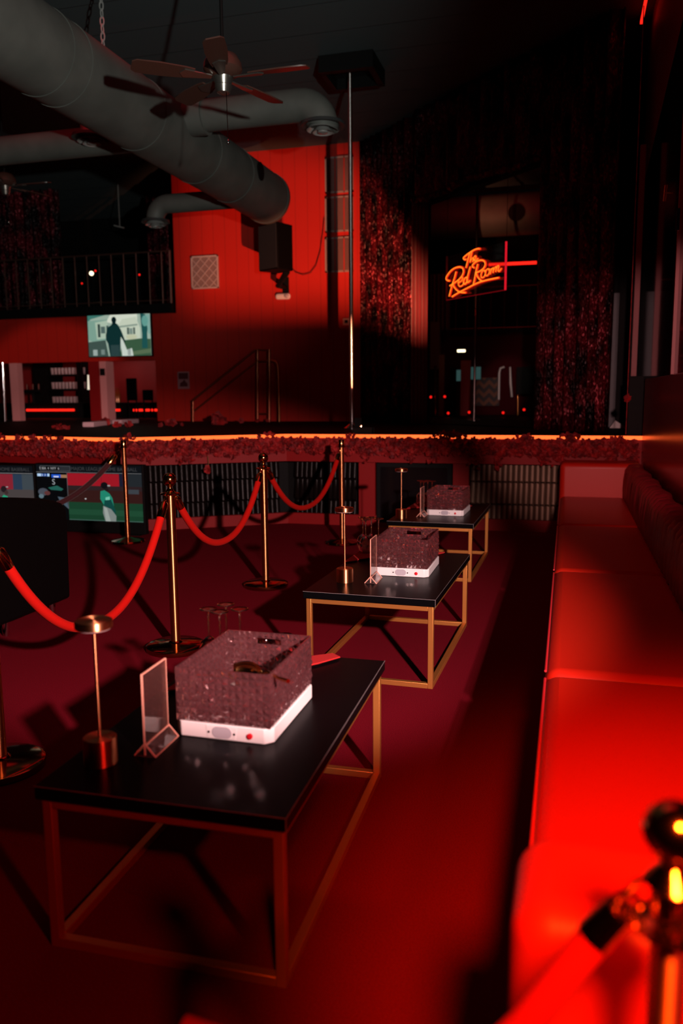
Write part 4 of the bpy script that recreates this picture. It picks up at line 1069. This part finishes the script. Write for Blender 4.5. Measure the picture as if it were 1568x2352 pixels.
# ================================================================ TABLES
TW, TL, TH, TT = .67, 1.155, .45, .036
def table(label):
    t = thing('coffee_table', label, 'table', 'coffee tables along the banquette')
    b = MB(); b.box(-TW, 0, 0, TL, TH - TT, TH); top = b.build('tabletop', TABLETOP, t, bevel=.0025)
    b = MB(); e = .0013
    for q in ((-TW, 0, -e, 0, TH - e * 1.2, TH + .0005), (-e * .5, e * .5, -e, TL, TH - e * 1.2, TH + .0005), (-e, e * .6, -e, 0, TH - TT, TH)): b.box(*q)
    b.build('worn_edge_line', EDGEWHITE, top)
    s = .026; i = .012; zt_ = TH - TT
    X0, X1, Y0, Y1 = -TW + i, -i, i, TL - i
    for xx_ in (X0, X1 - s):
        for yy_ in (Y0, Y1 - s):
            b = MB(); b.box(xx_, xx_ + s, yy_, yy_ + s, 0, zt_); b.build('leg', GOLDPAINT, t, bevel=.002)
    for z0_ in (0, zt_ - s):
        n_ = 'foot_rail' if z0_ == 0 else 'top_rail'
        for yy_ in (Y0, Y1 - s): b = MB(); b.box(X0 + s, X1 - s, yy_, yy_ + s, z0_, z0_ + s); b.build(n_, GOLDPAINT, t, bevel=.002)
        for xx_ in (X0, X1 - s): b = MB(); b.box(xx_, xx_ + s, Y0 + s, Y1 - s, z0_, z0_ + s); b.build(n_, GOLDPAINT, t, bevel=.002)
    return t
TB = [((-.601, 1.654), .018), ((-.580, 3.732), -.027), ((-.657, 6.045), -.017)]
tl = ['black topped gold framed coffee table nearest the camera', 'black topped gold framed coffee table in the middle of the row', 'black topped gold framed coffee table farthest, near the stage']
t0 = table(tl[0])
for i, ((x_, y_), a_r) in enumerate(TB):
    t = t0 if i == 0 else copy_tree(t0)
    t.location = (x_, y_, 0); t.rotation_euler = (0, 0, a_r); t['label'] = tl[i]
NM = ('nearest', 'middle', 'farthest')

# --- crystal ice tray with white lit base
BX, BY = .30, .395
def ice_tray(label):
    t = thing('ice_tray', label, 'ice bucket', 'crystal ice trays')
    c = .022
    def oct_(x0, x1, y0, y1, c): return [(x0 + c, y0), (x1 - c, y0), (x1, y0 + c), (x1, y1 - c), (x1 - c, y1), (x0 + c, y1), (x0, y1 - c), (x0, y0 + c)]
    b = MB(); b.prism(oct_(-BX, 0, 0, BY, c), 0, .045); base = b.build('lit_base', WHITEPL, t, bevel=.003)
    Mf = Matrix.Rotation(PI / 2, 4, 'X')
    def pill(cx, cz, rx, rz, n=20):
        pts = []
        for k in range(n):
            a = 2 * PI * k / n; x__ = rz * math.cos(a) + (rx - rz) * (1 if math.cos(a) > 0 else -1); pts.append((cx + x__, cz + rz * math.sin(a)))
        return pts
    b = MB(); b.prism(pill(-.15, .023, .030, .017), 0, .003, Mf); b.build('sensor_window', GREYPL, base)
    b = MB(); b.prism([(-.195, .004), (-.11, .004), (-.105, .040), (-.2, .040)], 0, .0012, Mf); b.build('battery_cover', WHITEPL, base)
    for sx_ in (-.19, -.112):
        b = MB(); b.lathe([(.0035, 0), (.0035, .0025)], seg=10, M=Matrix.Translation((sx_, -.001, .022)) @ Mf); b.build('screw', CHROME, base)
    b = MB(); b.lathe([(.0085, 0), (.0085, .005), (.006, .006)], seg=16, M=Matrix.Translation((-.065, 0, .021)) @ Mf); b.build('power_button', REDBTN, base)
    # walls: flat outside, pyramids inside
    z0_, z1_ = .045, .203; w_ = .008
    def wall(name, org, ux, ln, nin):
        b = MB(); n = max(6, int(ln / .020)); nz = 8; dz = (z1_ - z0_) / nz; dx = ln / n
        O = Vector(org); U = Vector(ux); I_ = Vector(nin); Z = Vector((0, 0, 1))
        P = lambda i, k, d: O + U * (dx * i) + Z * (z0_ + dz * k) + I_ * d
        slot = lambda i, k: name == 'end_wall' and k == 6 and abs((i + .5) * dx - ln / 2) < .042
        for i in range(n):
            for k in range(nz):
                if slot(i, k): continue
                oq = [P(i, k, 0), P(i + 1, k, 0), P(i + 1, k + 1, 0), P(i, k + 1, 0)]; oa = P(i + .5 + rnd.uniform(-.3, .3), k + .5 + rnd.uniform(-.3, .3), -rnd.uniform(.0005, .0075))
                for m_ in range(4): b.face([oq[m_], oq[(m_ + 1) % 4], oa])
                ap = P(i + .5 + rnd.uniform(-.25, .25), k + .5 + rnd.uniform(-.25, .25), w_ + rnd.uniform(.0005, .008))
                q = [P(i, k, w_ * .55), P(i + 1, k, w_ * .55), P(i + 1, k + 1, w_ * .55), P(i, k + 1, w_ * .55)]
                for m_ in range(4): b.face([q[(m_ + 1) % 4], q[m_], ap])
        edges = [(P(0, 0, 0), P(n, 0, 0), I_), (P(0, nz, 0), P(n, nz, 0), I_), (P(0, 0, 0), P(0, nz, 0), I_), (P(n, 0, 0), P(n, nz, 0), I_)]
        for a, c__, d in edges: b.face([a, c__, c__ + d * w_ * .55, a + d * w_ * .55])
        bmesh.ops.remove_doubles(b.bm, verts=b.bm.verts[:], dist=1e-5)
        return b.build(name, CRYSTAL, t, smooth=False)
    wall('front_wall', (-BX + .006, .006, 0), (1, 0, 0), BX - .012, (0, 1, 0))
    wall('end_wall', (-.006, BY - .006, 0), (-1, 0, 0), BX - .012, (0, -1, 0))
    wall('side_wall', (-.006, .006, 0), (0, 1, 0), BY - .012, (-1, 0, 0))
    wall('side_wall', (-BX + .006, BY - .006, 0), (0, -1, 0), BY - .012, (1, 0, 0))
    b = MB(); b.box(-BX + .02, -.02, .02, BY - .02, .0455, .05); b.build('tray_floor', CRYSTAL, t)
    return t
TR = [((-.770, 2.015), .0), ((-.690, 4.185), .0), ((-.780, 6.42), -.03)]
b0 = ice_tray('pink lit crystal ice tray holding a gold scoop on the nearest table')
il = [b0['label'], 'glittering crystal ice tray on the middle table', 'glittering crystal ice tray on the farthest table']
for i, ((x_, y_), a_r) in enumerate(TR):
    t = b0 if i == 0 else copy_tree(b0)
    t.location = (x_, y_, TH + .0005); t.rotation_euler = (0, 0, a_r); t['label'] = il[i]
# gold scoop resting in the nearest tray
scp = thing('ice_scoop', 'gold ice scoop lying across the crystal tray on the nearest table', 'scoop')
zsc = .63
A_, B_ = at_z(530, 1540, zsc), at_z(600, 1546, zsc); C_ = at_z(640, 1558, zsc + .012)
ax = (B_ - A_).normalized(); sd = Vector((-ax.y, ax.x, 0)).normalized(); sd = (sd * .80 + Vector((0, 0, .60))).normalized(); dn_ = ax.cross(sd).normalized(); dn_ = dn_ if dn_.z < 0 else -dn_
rows = []
for i in range(13):
    s = i / 12; hw = .036 * (max(.02, math.sin(PI * min(1, .12 + s * .86))) ** .55) * (.72 if s > .9 else 1); dp = .026 * math.sin(PI * min(1, .15 + .8 * s)) ** .5
    cen = A_.lerp(B_, s)
    rows.append([cen + sd * (hw * math.cos(PI * k / 10)) + dn_ * (dp * math.sin(PI * k / 10)) for k in range(11)])
b = MB(); b.grid(rows); b.build('bowl', BRASS, scp, solid=.0025)
b = MB(); b.tube([B_ - ax * .01 + Vector((0, 0, -.004)), B_ + ax * .02 + Vector((0, 0, .006)), C_, C_ + (C_ - B_).normalized() * .05], [.006, .005, .005, .006], 10); b.build('handle', BRASS, scp)
settle(scp, A_)

# --- table lamps
def lamp(label):
    t = thing('table_lamp', label, 'lamp', 'slim table lamps')
    b = MB(); b.lathe([(.044, 0), (.044, .070), (.042, .072), (.0005, .072)], seg=40); b.build('base', SPUNCOPPER, t, bevel=0)
    b = MB(); b.lathe([(.0048, .072), (.0048, .373)], seg=14); b.build('stem', SPUNCOPPER, t)
    b = MB(); b.lathe([(.046, .372), (.049, .375), (.049, .390), (.047, .393), (.0005, .394)], seg=40); b.build('shade', SPUNCOPPER, t)
    b = MB(); b.lathe([(.0005, .368), (.044, .370), (.046, .372)], seg=32, cap=False); b.build('diffuser_disc', mat('lamp_diffuser', (.7, .5, .5), .5), t)
    return t
l0 = lamp('unlit copper table lamp on the left corner of the nearest table')
for i, (p, lb) in enumerate((((-1.180, 1.805), l0['label']), ((-1.100, 4.000), 'unlit copper table lamp on the left of the middle table'), ((-1.243, 6.215), 'unlit copper table lamp on the left of the farthest table'))):
    t = l0 if i == 0 else copy_tree(l0)
    t.location = (*p, TH + .0005); t['label'] = lb

# --- clear sign holders
def holder(label):
    t = thing('sign_holder', label, 'sign holder', 'clear menu holders')
    # panel stands in the local YZ plane, foot wedge spreads along X
    b = MB(); b.box(-.0022, .0022, 0, .142, .004, .232); p_ = b.build('panel', ACRYL, t)
    b = MB()
    for q in ((-.0024, .0024, -.001, .002, .004, .233), (-.0024, .0024, .140, .143, .004, .233), (-.0024, .0024, 0, .142, .231, .2335)): b.box(*q)
    b.build('panel_edge', ACRYLEDGE, p_)
    b = MB()
    for sg_ in (1, -1):
        M_ = Matrix(((sg_, 0, 0, 0), (0, 1, 0, 0), (0, 0, 1, 0), (0, 0, 0, 1)))
        b.prism([(.003, .034), (.032, .0), (.028, .0), (.0, .032)], 0, .142, M_ @ Matrix(((1, 0, 0, 0), (0, 0, 1, 0), (0, 1, 0, 0), (0, 0, 0, 1))))
    b.box(-.03, .03, 0, .142, 0, .002)
    ft = b.build('foot', ACRYL, t)
    b = MB()
    for yy_ in (-.001, .140):
        for sg_ in (1, -1): b.bar((sg_ * .003, yy_ + .0015, .034), (sg_ * .032, yy_ + .0015, .001), .004, .003, (0, 1, 0))
    b.bar((.031, 0, .002), (.031, .142, .002), .003, .003); b.bar((.003, 0, .034), (.003, .142, .034), .004, .004); b.bar((-.031, 0, .002), (-.031, .142, .002), .003, .003)
    b.build('foot_edge', ACRYLEDGE, ft)
    return t
h0 = holder('clear acrylic menu holder beside the ice tray on the nearest table')
for i, (p, a_r, lb) in enumerate((((-1.080, 1.862), .03, h0['label']), ((-.958, 3.985), .02, 'clear acrylic menu holder before the ice tray on the middle table'), ((-1.105, 6.300), -.02, 'clear acrylic menu holder before the ice tray on the farthest table'))):
    t = h0 if i == 0 else copy_tree(h0)
    t.location = (*p, TH + .0005); t.rotation_euler = (0, 0, a_r); t['label'] = lb

# --- red napkins
def napkin(pts, label):
    b = MB()
    for k, sh_ in enumerate((0, .012)):
        P_ = [(x__ + sh_ * .6, y__ - sh_) for x__, y__ in pts]; b.prism(P_, TH + .001 + k * .006, TH + .0065 + k * .006)
    o = b.build('red_napkin', CLOTHRED, bevel=.0025); tag(o, label, 'napkin', 'folded red napkins'); settle(o, (pts[0][0], pts[0][1], TH))
napkin([(-1.262, 2.31), (-1.19, 2.36), (-1.08, 2.44), (-.85, 2.70), (-.79, 2.79), (-.83, 2.825), (-1.0, 2.70), (-1.2, 2.66), (-1.25, 2.55)], 'folded red napkin poking out behind the ice tray on the nearest table')
napkin([(-1.235, 4.46), (-1.1, 4.62), (-.73, 4.83), (-.705, 4.87), (-1.0, 4.88), (-1.22, 4.88)], 'folded red napkin under the glasses on the middle table')
napkin([(-1.30, 6.72), (-1.15, 6.86), (-.80, 6.95), (-.78, 7.0), (-1.0, 7.12), (-1.29, 7.12)], 'folded red napkin under the glasses on the farthest table')

# --- upturned wine glasses and tumblers
def wine(label, group):
    t = thing('wine_glass', label, 'glass', group)
    b = MB(); b.lathe([(.030, 0), (.036, .03), (.037, .06), (.030, .085), (.012, .102), (.004, .106), (.0105, .103), (.0285, .084), (.0355, .06), (.0345, .03), (.0285, 0)], seg=28, cap=False); b.build('bowl', GLASS, t, angle=70)
    b = MB(); b.lathe([(.0045, .102), (.0035, .12), (.0035, .17), (.0055, .195), (.008, .199)], seg=16); b.build('stem', GLASS, t, angle=70)
    b = MB(); b.lathe([(.006, .198), (.020, .2005), (.0315, .2045), (.0322, .2055), (.0315, .2065), (.018, .205), (.0005, .206)], seg=32, cap=False); b.build('foot', GLASS, t, angle=70)
    return t
w0 = None
GP = [[(-1.215, 2.575), (-1.180, 2.650), (-1.160, 2.550), (-1.105, 2.600)], [(-1.200, 4.795), (-1.165, 4.722), (-1.150, 4.812), (-1.095, 4.768)], [(-1.225, 6.98), (-1.185, 6.90), (-1.165, 7.00), (-1.12, 6.96)]]
which = ('leftmost', 'front', 'rear', 'rightmost')
WHICH = [('leftmost', 'rear middle', 'front middle', 'rightmost'), ('leftmost', 'front middle', 'rear middle', 'rightmost'), ('leftmost', 'front middle', 'rear middle', 'rightmost')]
for ti in range(3):
    for gi, (x_, y_) in enumerate(GP[ti]):
        lb = '%s of four upturned wine glasses on the %s table' % (WHICH[ti][gi], NM[ti])
        gname = 'upturned wine glasses on the %s table' % NM[ti]
        if w0 is None: w0 = wine(lb, gname); t = w0
        else: t = copy_tree(w0)
        t.location = (x_, y_, TH + .0135); t['label'] = lb; t['group'] = gname
tb0 = None
for ti, (x_, y_) in ((0, (-1.035, 2.66)), (0, (-.975, 2.70)), (1, (-1.02, 4.80)), (1, (-.95, 4.82)), (2, (-1.04, 6.99)), (2, (-.97, 7.0))):
    if tb0 is None:
        b = MB(); b.lathe([(.040, 0), (.041, .05), (.036, .085), (.034, .09), (.0005, .09)], seg=20, cap=False); b.lathe([(.037, .002), (.037, .05), (.030, .075), (.0005, .075)], seg=20, cap=False)
        tb0 = b.build('tumbler', GLASS, angle=60); o = tb0
    else:
        o = tb0.copy(); col.objects.link(o)
    o.location = (x_, y_, TH + .0135)
    tag(o, 'upturned glass tumbler behind the ice tray on the %s table, %s of two' % (NM[ti], 'left' if x_ < -1.0 else 'right'), 'glass', 'upturned tumblers')

# ================================================================ STANCHIONS AND ROPES
def stanchion_ball(label):
    t = thing('stanchion', label, 'stanchion', 'gold ball top stanchions')
    b = MB(); b.lathe([(.165, 0), (.168, .008), (.166, .026), (.150, .034), (.04, .042), (.034, .05), (.0275, .052)], seg=48, cap=True); b.build('base', BRONZE, t)
    b = MB(); b.lathe([(.0265, .045), (.0265, .885)], seg=32); b.build('post', SPUNBRASS, t)
    b = MB(); b.lathe([(.027, .880), (.052, .884), (.054, .888), (.052, .892), (.030, .896), (.022, .905), (.014, .918), (.013, .925), (.016, .930)], seg=32); b.build('ring_collar', BRASS, t)
    pr = [(.0005, -.038)] + [(.038 * math.sin(PI * k / 16), -.038 * math.cos(PI * k / 16)) for k in range(1, 16)] + [(.0005, .038)]
    b = MB(); b.lathe([(r_, z_ + .966) for r_, z_ in pr], seg=32, cap=False); b.build('ball_finial', BRASS, t, angle=80)
    return t
S0, S1, S2 = Vector((-2.08, 2.50, 0)), Vector((-2.104, 4.02, 0)), Vector((-2.149, 5.572, 0))
s0 = stanchion_ball('gold ball top stanchion nearest the left edge, mostly cut off beside nearest table')
s0.location = S0
for p, lb in ((S1, 'tall gold ball top stanchion behind the nearest table'), (S2, 'gold ball top stanchion second in the rope line, middle of the carpet')):
    t = copy_tree(s0); t.location = p; t['label'] = lb
def stanchion_flat(label):
    t = thing('flat_stanchion', label, 'stanchion', 'flat top stanchions')
    b = MB(); b.lathe([(.165, 0), (.168, .008), (.160, .022), (.06, .04), (.035, .05)], seg=40); b.build('base', BRONZE, t)
    b = MB(); b.lathe([(.0235, .04), (.0235, .93)], seg=28); b.build('post', SPUNBRASS, t)
    b = MB(); b.lathe([(.0235, .925), (.042, .93), (.042, .936), (.029, .94), (.029, .995), (.027, 1.0), (.0005, 1.001)], seg=28); b.build('flat_cap', BRONZE, t)
    return t
S3, S4 = Vector((-2.06, 7.40, 0)), Vector((-4.14, 7.0, 0))
s3 = stanchion_flat('thin gold flat top stanchion close to the stage front, behind the middle table lamp'); s3.location = S3
t = copy_tree(s3); t.location = S4; t['label'] = 'thin gold flat top stanchion before the baseball television'
def rope(p, q, sag, label, material=VELVET, r=.021, h=.887, ring=.045):
    p = Vector((p.x, p.y, h)); q = Vector((q.x, q.y, h)); d = (q - p); d.z = 0; d.normalize()
    p = p + d * ring; q = q - d * ring
    t = thing('velvet_rope', label, 'rope', 'velvet ropes')
    n = 40; pts = []
    for i in range(n + 1):
        s = i / n; v = p.lerp(q, s); v.z -= sag * (1 - (abs(2 * s - 1)) ** 2.2); pts.append(v)
    ln = (q - p).length; k0 = 3
    def cut(a, c): return pts[a:c]
    b = MB(); b.tube(pts[2:-2], r, 14); b.build('rope_cover', material, t)
    for idx, e in (((0, 2), 1), ((-1, -3), 1)):
        a, c = pts[idx[0]], pts[idx[1]]; m_ = a.lerp(c, .35); c2_ = c + (c - a).normalized() * .012
        b = MB(); b.tube([m_, m_.lerp(c2_, .15), c2_], [r * .7, r * 1.12, r * 1.12], 14); cp_ = b.build('end_cap', BRASS, t)
        b = MB(); u_ = (m_ - a).normalized(); sd_ = u_.cross(Vector((d.y, -d.x, 0))).normalized(); cc = a.lerp(m_, .45); R_ = (m_ - a).length * .55
        b.tube([cc + u_ * R_ * math.cos(2 * PI * k / 14) + sd_ * R_ * .5 * math.sin(2 * PI * k / 14) for k in range(15)], .0038, 8); b.build('hook', BRASS, cp_)
    settle(t, (p + q) / 2); return t
rope(S0, S1, .52, 'bright red velvet rope sagging across the left, in front of the black armchair')
rope(S1, S2, .40, 'red velvet rope hanging between the two full ball top stanchions')
rope(S2, S3, .42, 'farther dim red velvet rope running to the flat top stanchion near the stage', h=.90)
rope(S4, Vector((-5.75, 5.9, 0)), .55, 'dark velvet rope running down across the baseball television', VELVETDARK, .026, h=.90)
# the blurred stanchion close to the camera with its own rope
NS = thing('near_stanchion', 'blurred gold ball top stanchion close to the camera at lower right', 'stanchion')
cN = EYE + ray(1550, 1912) * .845
T0 = Vector((cN.x, cN.y, 0))
b = MB(); b.lathe([(.165, 0), (.168, .008), (.166, .026), (.04, .042), (.0215, .05)], T0, 40); b.build('base', BRASS, NS)
b = MB(); b.lathe([(.0195, .045), (.0195, cN.z - .10)], T0, 28); b.build('post', SPUNBRASS, NS)
zc_ = cN.z
b = MB(); b.lathe([(.020, zc_ - .112), (.040, zc_ - .108), (.041, zc_ - .102), (.022, zc_ - .096), (.022, zc_ - .062), (.030, zc_ - .056), (.022, zc_ - .046), (.013, zc_ - .036), (.014, zc_ - .026)], T0, 32); b.build('ring_collar', BRASS, NS)
b = MB()
for k in range(4):
    a = k * PI / 2 + PI; d_ = Vector((math.cos(a), math.sin(a), 0)); pv = T0 + Vector((0, 0, zc_ - .078))
    b.tube([pv + d_ * .020 + Vector((0, 0, .022)), pv + d_ * .036 + Vector((0, 0, .018)), pv + d_ * .047, pv + d_ * .038 + Vector((0, 0, -.022)), pv + d_ * .030 + Vector((0, 0, -.026))], .0035, 8)
b.build('hook_rings', BRASS, NS)
pr = [(.0005, -.033)] + [(.033 * math.sin(PI * k / 16), -.033 * math.cos(PI * k / 16)) for k in range(1, 16)] + [(.0005, .033)]
b = MB(); b.lathe([(r_, z_ + zc_) for r_, z_ in pr], T0, 36, cap=False); b.build('ball_finial', BRASS, NS, angle=80)
settle(NS, T0)
nr = thing('near_rope', 'blurred red velvet rope running down left from the near stanchion', 'rope')
yN = cN.y
P0, P1, P2, P3 = at_y(1452, 2062, yN), at_y(1380, 2135, yN), at_y(1290, 2245, yN), at_y(1205, 2352, yN)
pts = [P1, P1.lerp(P2, .5), P2, P3, P3 + (P3 - P2) * .9 + Vector((-.01, 0, 0)), P3 + (P3 - P2) * 1.9 + Vector((-.06, 0, .02)), P3 + (P3 - P2) * 2.8 + Vector((-.16, 0, .06)), P3 + (P3 - P2) * 3.4 + Vector((-.30, 0, .12))]
b = MB(); b.tube(smooth3 := pts, .0185, 16); b.build('rope_cover', VELVET, nr)
dN = (P1 - P0).normalized()
b = MB(); b.tube([P0 + dN * .016, P0 + dN * .020, P1 + dN * .012], [.011, .018, .0205], 16); b.build('end_cap', BRASS, nr)
b = MB(); b.tube([P0 + dN * .016 + Vector((.012 * math.cos(k * PI / 7), 0, .012 * math.sin(k * PI / 7))) - dN * .008 for k in range(15)], .0035, 8); b.build('hook', BRASS, nr)
settle(nr, P1)

# ================================================================ LEFT: ARMCHAIR AND TELEVISIONS
ac = thing('armchair', 'large black upholstered armchair seen from its side at the left edge', 'armchair')
prof = [(3.10, .10), (3.10, .80), (3.16, .86), (3.6, .86), (4.0, .842), (4.3, .80), (4.46, .765), (4.53, .74), (4.57, .69), (4.575, .60), (4.56, .10)]
Msd = Matrix(((0, 0, 1, 0), (1, 0, 0, 0), (0, 1, 0, 0), (0, 0, 0, 1)))
b = MB(); b.prism(prof, -3.32, -3.14, Msd); b.build('side_panel', BLACKLEATHER, ac, bevel=.025, seg=3)
b = MB(); b.prism(prof, -4.30, -4.14, Msd); b.build('side_panel', BLACKLEATHER, ac, bevel=.025, seg=3)
b = MB(); b.box(-4.14, -3.32, 4.30, 4.55, .10, .74); b.build('backrest', BLACKLEATHER, ac, bevel=.03, seg=3)
b = MB(); b.box(-4.14, -3.32, 3.12, 4.30, .10, .44); b.build('seat_cushion', BLACKLEATHER, ac, bevel=.03, seg=3)
for x_ in (-4.2, -3.22):
    for y_ in (3.25, 4.0, 4.46):
        b = MB(); b.lathe([(.018, 0), (.024, .06), (.026, .10)], (x_, y_, 0), 14); b.build('foot', CHROME, ac)
settle(ac, (-3.7, 3.8, 0))

tA = (A0 - A1).normalized(); yaw_l = math.atan2((A1 - A0).y, (A1 - A0).x)
def base_tv(px0, px1, label, polys, texts, yv):
    t = thing('floor_television', label, 'television', 'televisions under the stage rim')
    a, c = at_y(px0, 1140, yv), at_y(px1, 1140, yv)
    zt_, zb_ = at_y(px1, 1068, yv).z, .01
    b = MB(); b.box(a.x, c.x, yv, yv + .07, zb_, zt_); b.build('casing', BLACK, t, bevel=.006)
    for q_ in (a.x + .15, c.x - .15):
        b = MB(); b.box(q_ - .1, q_ + .1, yv - .04, yv + .12, .0, .012); b.build('stand_foot', BLACK, t)
    e = .018; zs = at_y(px1, 1200, yv).z
    org = Vector((a.x + e, yv - .001, zs)); ux = Vector((c.x - a.x - 2 * e, 0, 0)); uz = Vector((0, 0, zt_ - .012 - zs))
    pc = picture(None, org, ux, uz, Vector((0, -1, 0)), polys, t, 'screen_picture')
    for s, u, v, h, mm in texts:
        cu = bpy.data.curves.new('caption', 'FONT'); cu.body = s; cu.size = h; cu.align_x = 'CENTER'; cu.align_y = 'CENTER'; cu.extrude = .0002
        tmp = bpy.data.objects.new('caption', cu); col.objects.link(tmp)
        dg_ = bpy.context.evaluated_depsgraph_get(); me = bpy.data.meshes.new_from_object(tmp.evaluated_get(dg_)); bpy.data.objects.remove(tmp)
        me.materials.clear(); me.materials.append(mm)
        o = bpy.data.objects.new('caption', me); col.objects.link(o); o.parent = pc
        p_ = org + ux * u + uz * (1 - v) + Vector((0, -.022, 0))
        me.transform(Matrix.Translation(p_) @ Matrix.Rotation(PI / 2, 4, 'X'))
    settle(t, ((a.x + c.x) / 2, yv, 0)); return t
G = pic(24, 60, 40); G2 = pic(30, 70, 48); DIRT = pic(50, 24, 22); RW = pic(150, 22, 34); DK = pic(14, 16, 20); NAVY = pic(26, 26, 44); GRY = pic(34, 38, 42); TEAL = pic(32, 128, 104); TEALD = pic(16, 66, 60)
# right set: score panel at left, field with a player at right
q = [(DK, R4(0, 0, 1, 1)), (pic(8, 8, 10), R4(0, .14, .30, 1)), (RW, R4(.30, .15, .79, .37)), (pic(120, 18, 30), R4(.62, .15, .625, .37)), (NAVY, R4(.79, .15, .86, .38)), (GRY, R4(.86, .15, 1, .40)), (pic(44, 30, 32), R4(.30, .37, 1, .45)), (DIRT, R4(.30, .45, 1, .70)), (pic(58, 62, 68), R4(.86, .42, .97, .50)), (G, R4(.30, .67, 1, 1)), (G2, R4(.30, .80, 1, .90)), (pic(60, 90, 80), R4(.30, .985, 1, 1)), (pic(110, 110, 112), R4(.0, .132, 1, .14)), (pic(80, 80, 84), R4(.296, .15, .302, .80)),
     (pic(70, 72, 76), R4(.04, .02, .335, .115)), (pic(10, 10, 12), R4(.045, .03, .33, .105)), (pic(40, 42, 46), R4(.23, .03, .33, .105)),
     (pic(170, 200, 230), R4(.01, .165, .13, .215)), (pic(40, 80, 150), R4(.05, .165, .11, .215)), (pic(30, 80, 190), R4(.15, .175, .24, .235)), (pic(210, 215, 235), R4(.17, .205, .22, .228)), (pic(150, 110, 80), R4(.24, .18, .30, .235)),
     (pic(34, 90, 80), [(.11, .42), (.2, .38), (.26, .44), (.24, .47), (.14, .46)]), (pic(70, 74, 84), blob(.06, .50, .05, .07)), (pic(90, 50, 50), blob(.1, .52, .03, .04)), (pic(90, 110, 120), blob(.04, .58, .025, .04)), (pic(70, 84, 96), [(.20, .58), (.29, .6), (.30, .8), (.22, .66)]), (pic(190, 190, 190), blob(.47, .605, .009, .012, 8)),
     (TEAL, [(.615, .46), (.655, .44), (.70, .50), (.725, .58), (.735, .72), (.70, .76), (.64, .70), (.61, .60)]), (TEALD, [(.65, .62), (.71, .60), (.75, .80), (.745, .90), (.72, .88), (.64, .74)]), (pic(110, 190, 165), [(.66, .57), (.70, .55), (.70, .61), (.66, .62)]),
     (pic(120, 128, 124), [(.635, .72), (.66, .74), (.71, .78), (.755, .90), (.75, 1.0), (.65, 1.0), (.63, .85)]), (pic(150, 158, 152), [(.64, .74), (.67, .76), (.70, 1.0), (.655, 1.0)]), (pic(16, 14, 18), blob(.655, .355, .035, .062)), (pic(30, 22, 24), blob(.675, .43, .02, .03)), (pic(150, 150, 152), R4(.685, .345, .71, .37))]
YT = 7.36
DIM = pic(58, 58, 60)
base_tv(84, 331, 'lit floor television with a baseball player in teal standing on a green field', q,
        [('MAJOR LEAGUE HOME BASEBALL', .66, .065, .052, DIM), ('S', .175, .315, .085, pic(150, 155, 160)), ('5 SEA  4  NYY  6', .14, .066, .034, pic(170, 170, 172)), ('1  2  3', .07, .19, .03, pic(230, 240, 250))], YT)
q2 = [(DK, R4(0, 0, 1, 1)), (pic(128, 34, 46), R4(0, .15, .80, .42)), (pic(40, 56, 76), R4(.80, .15, .89, .42)), (pic(60, 68, 74), R4(.89, .15, 1, .44)), (pic(70, 62, 62), R4(0, .42, 1, 1)), (pic(110, 110, 112), R4(.0, .128, 1, .14)),
      (pic(34, 150, 112), [(.66, .62), (.70, .52), (.74, .55), (.76, .7), (.7, .75)]), (pic(34, 24, 28), blob(.705, .42, .03, .06)), (pic(60, 42, 42), blob(.73, .48, .02, .04)), (pic(150, 150, 152), R4(.73, .37, .75, .39))]
base_tv(-150, 82, 'lit floor television cut by the left edge, same baseball scene in paler colours', q2, [('MAJOR LEAGUE HOME BASEBALL', .68, .065, .052, DIM)], YT)
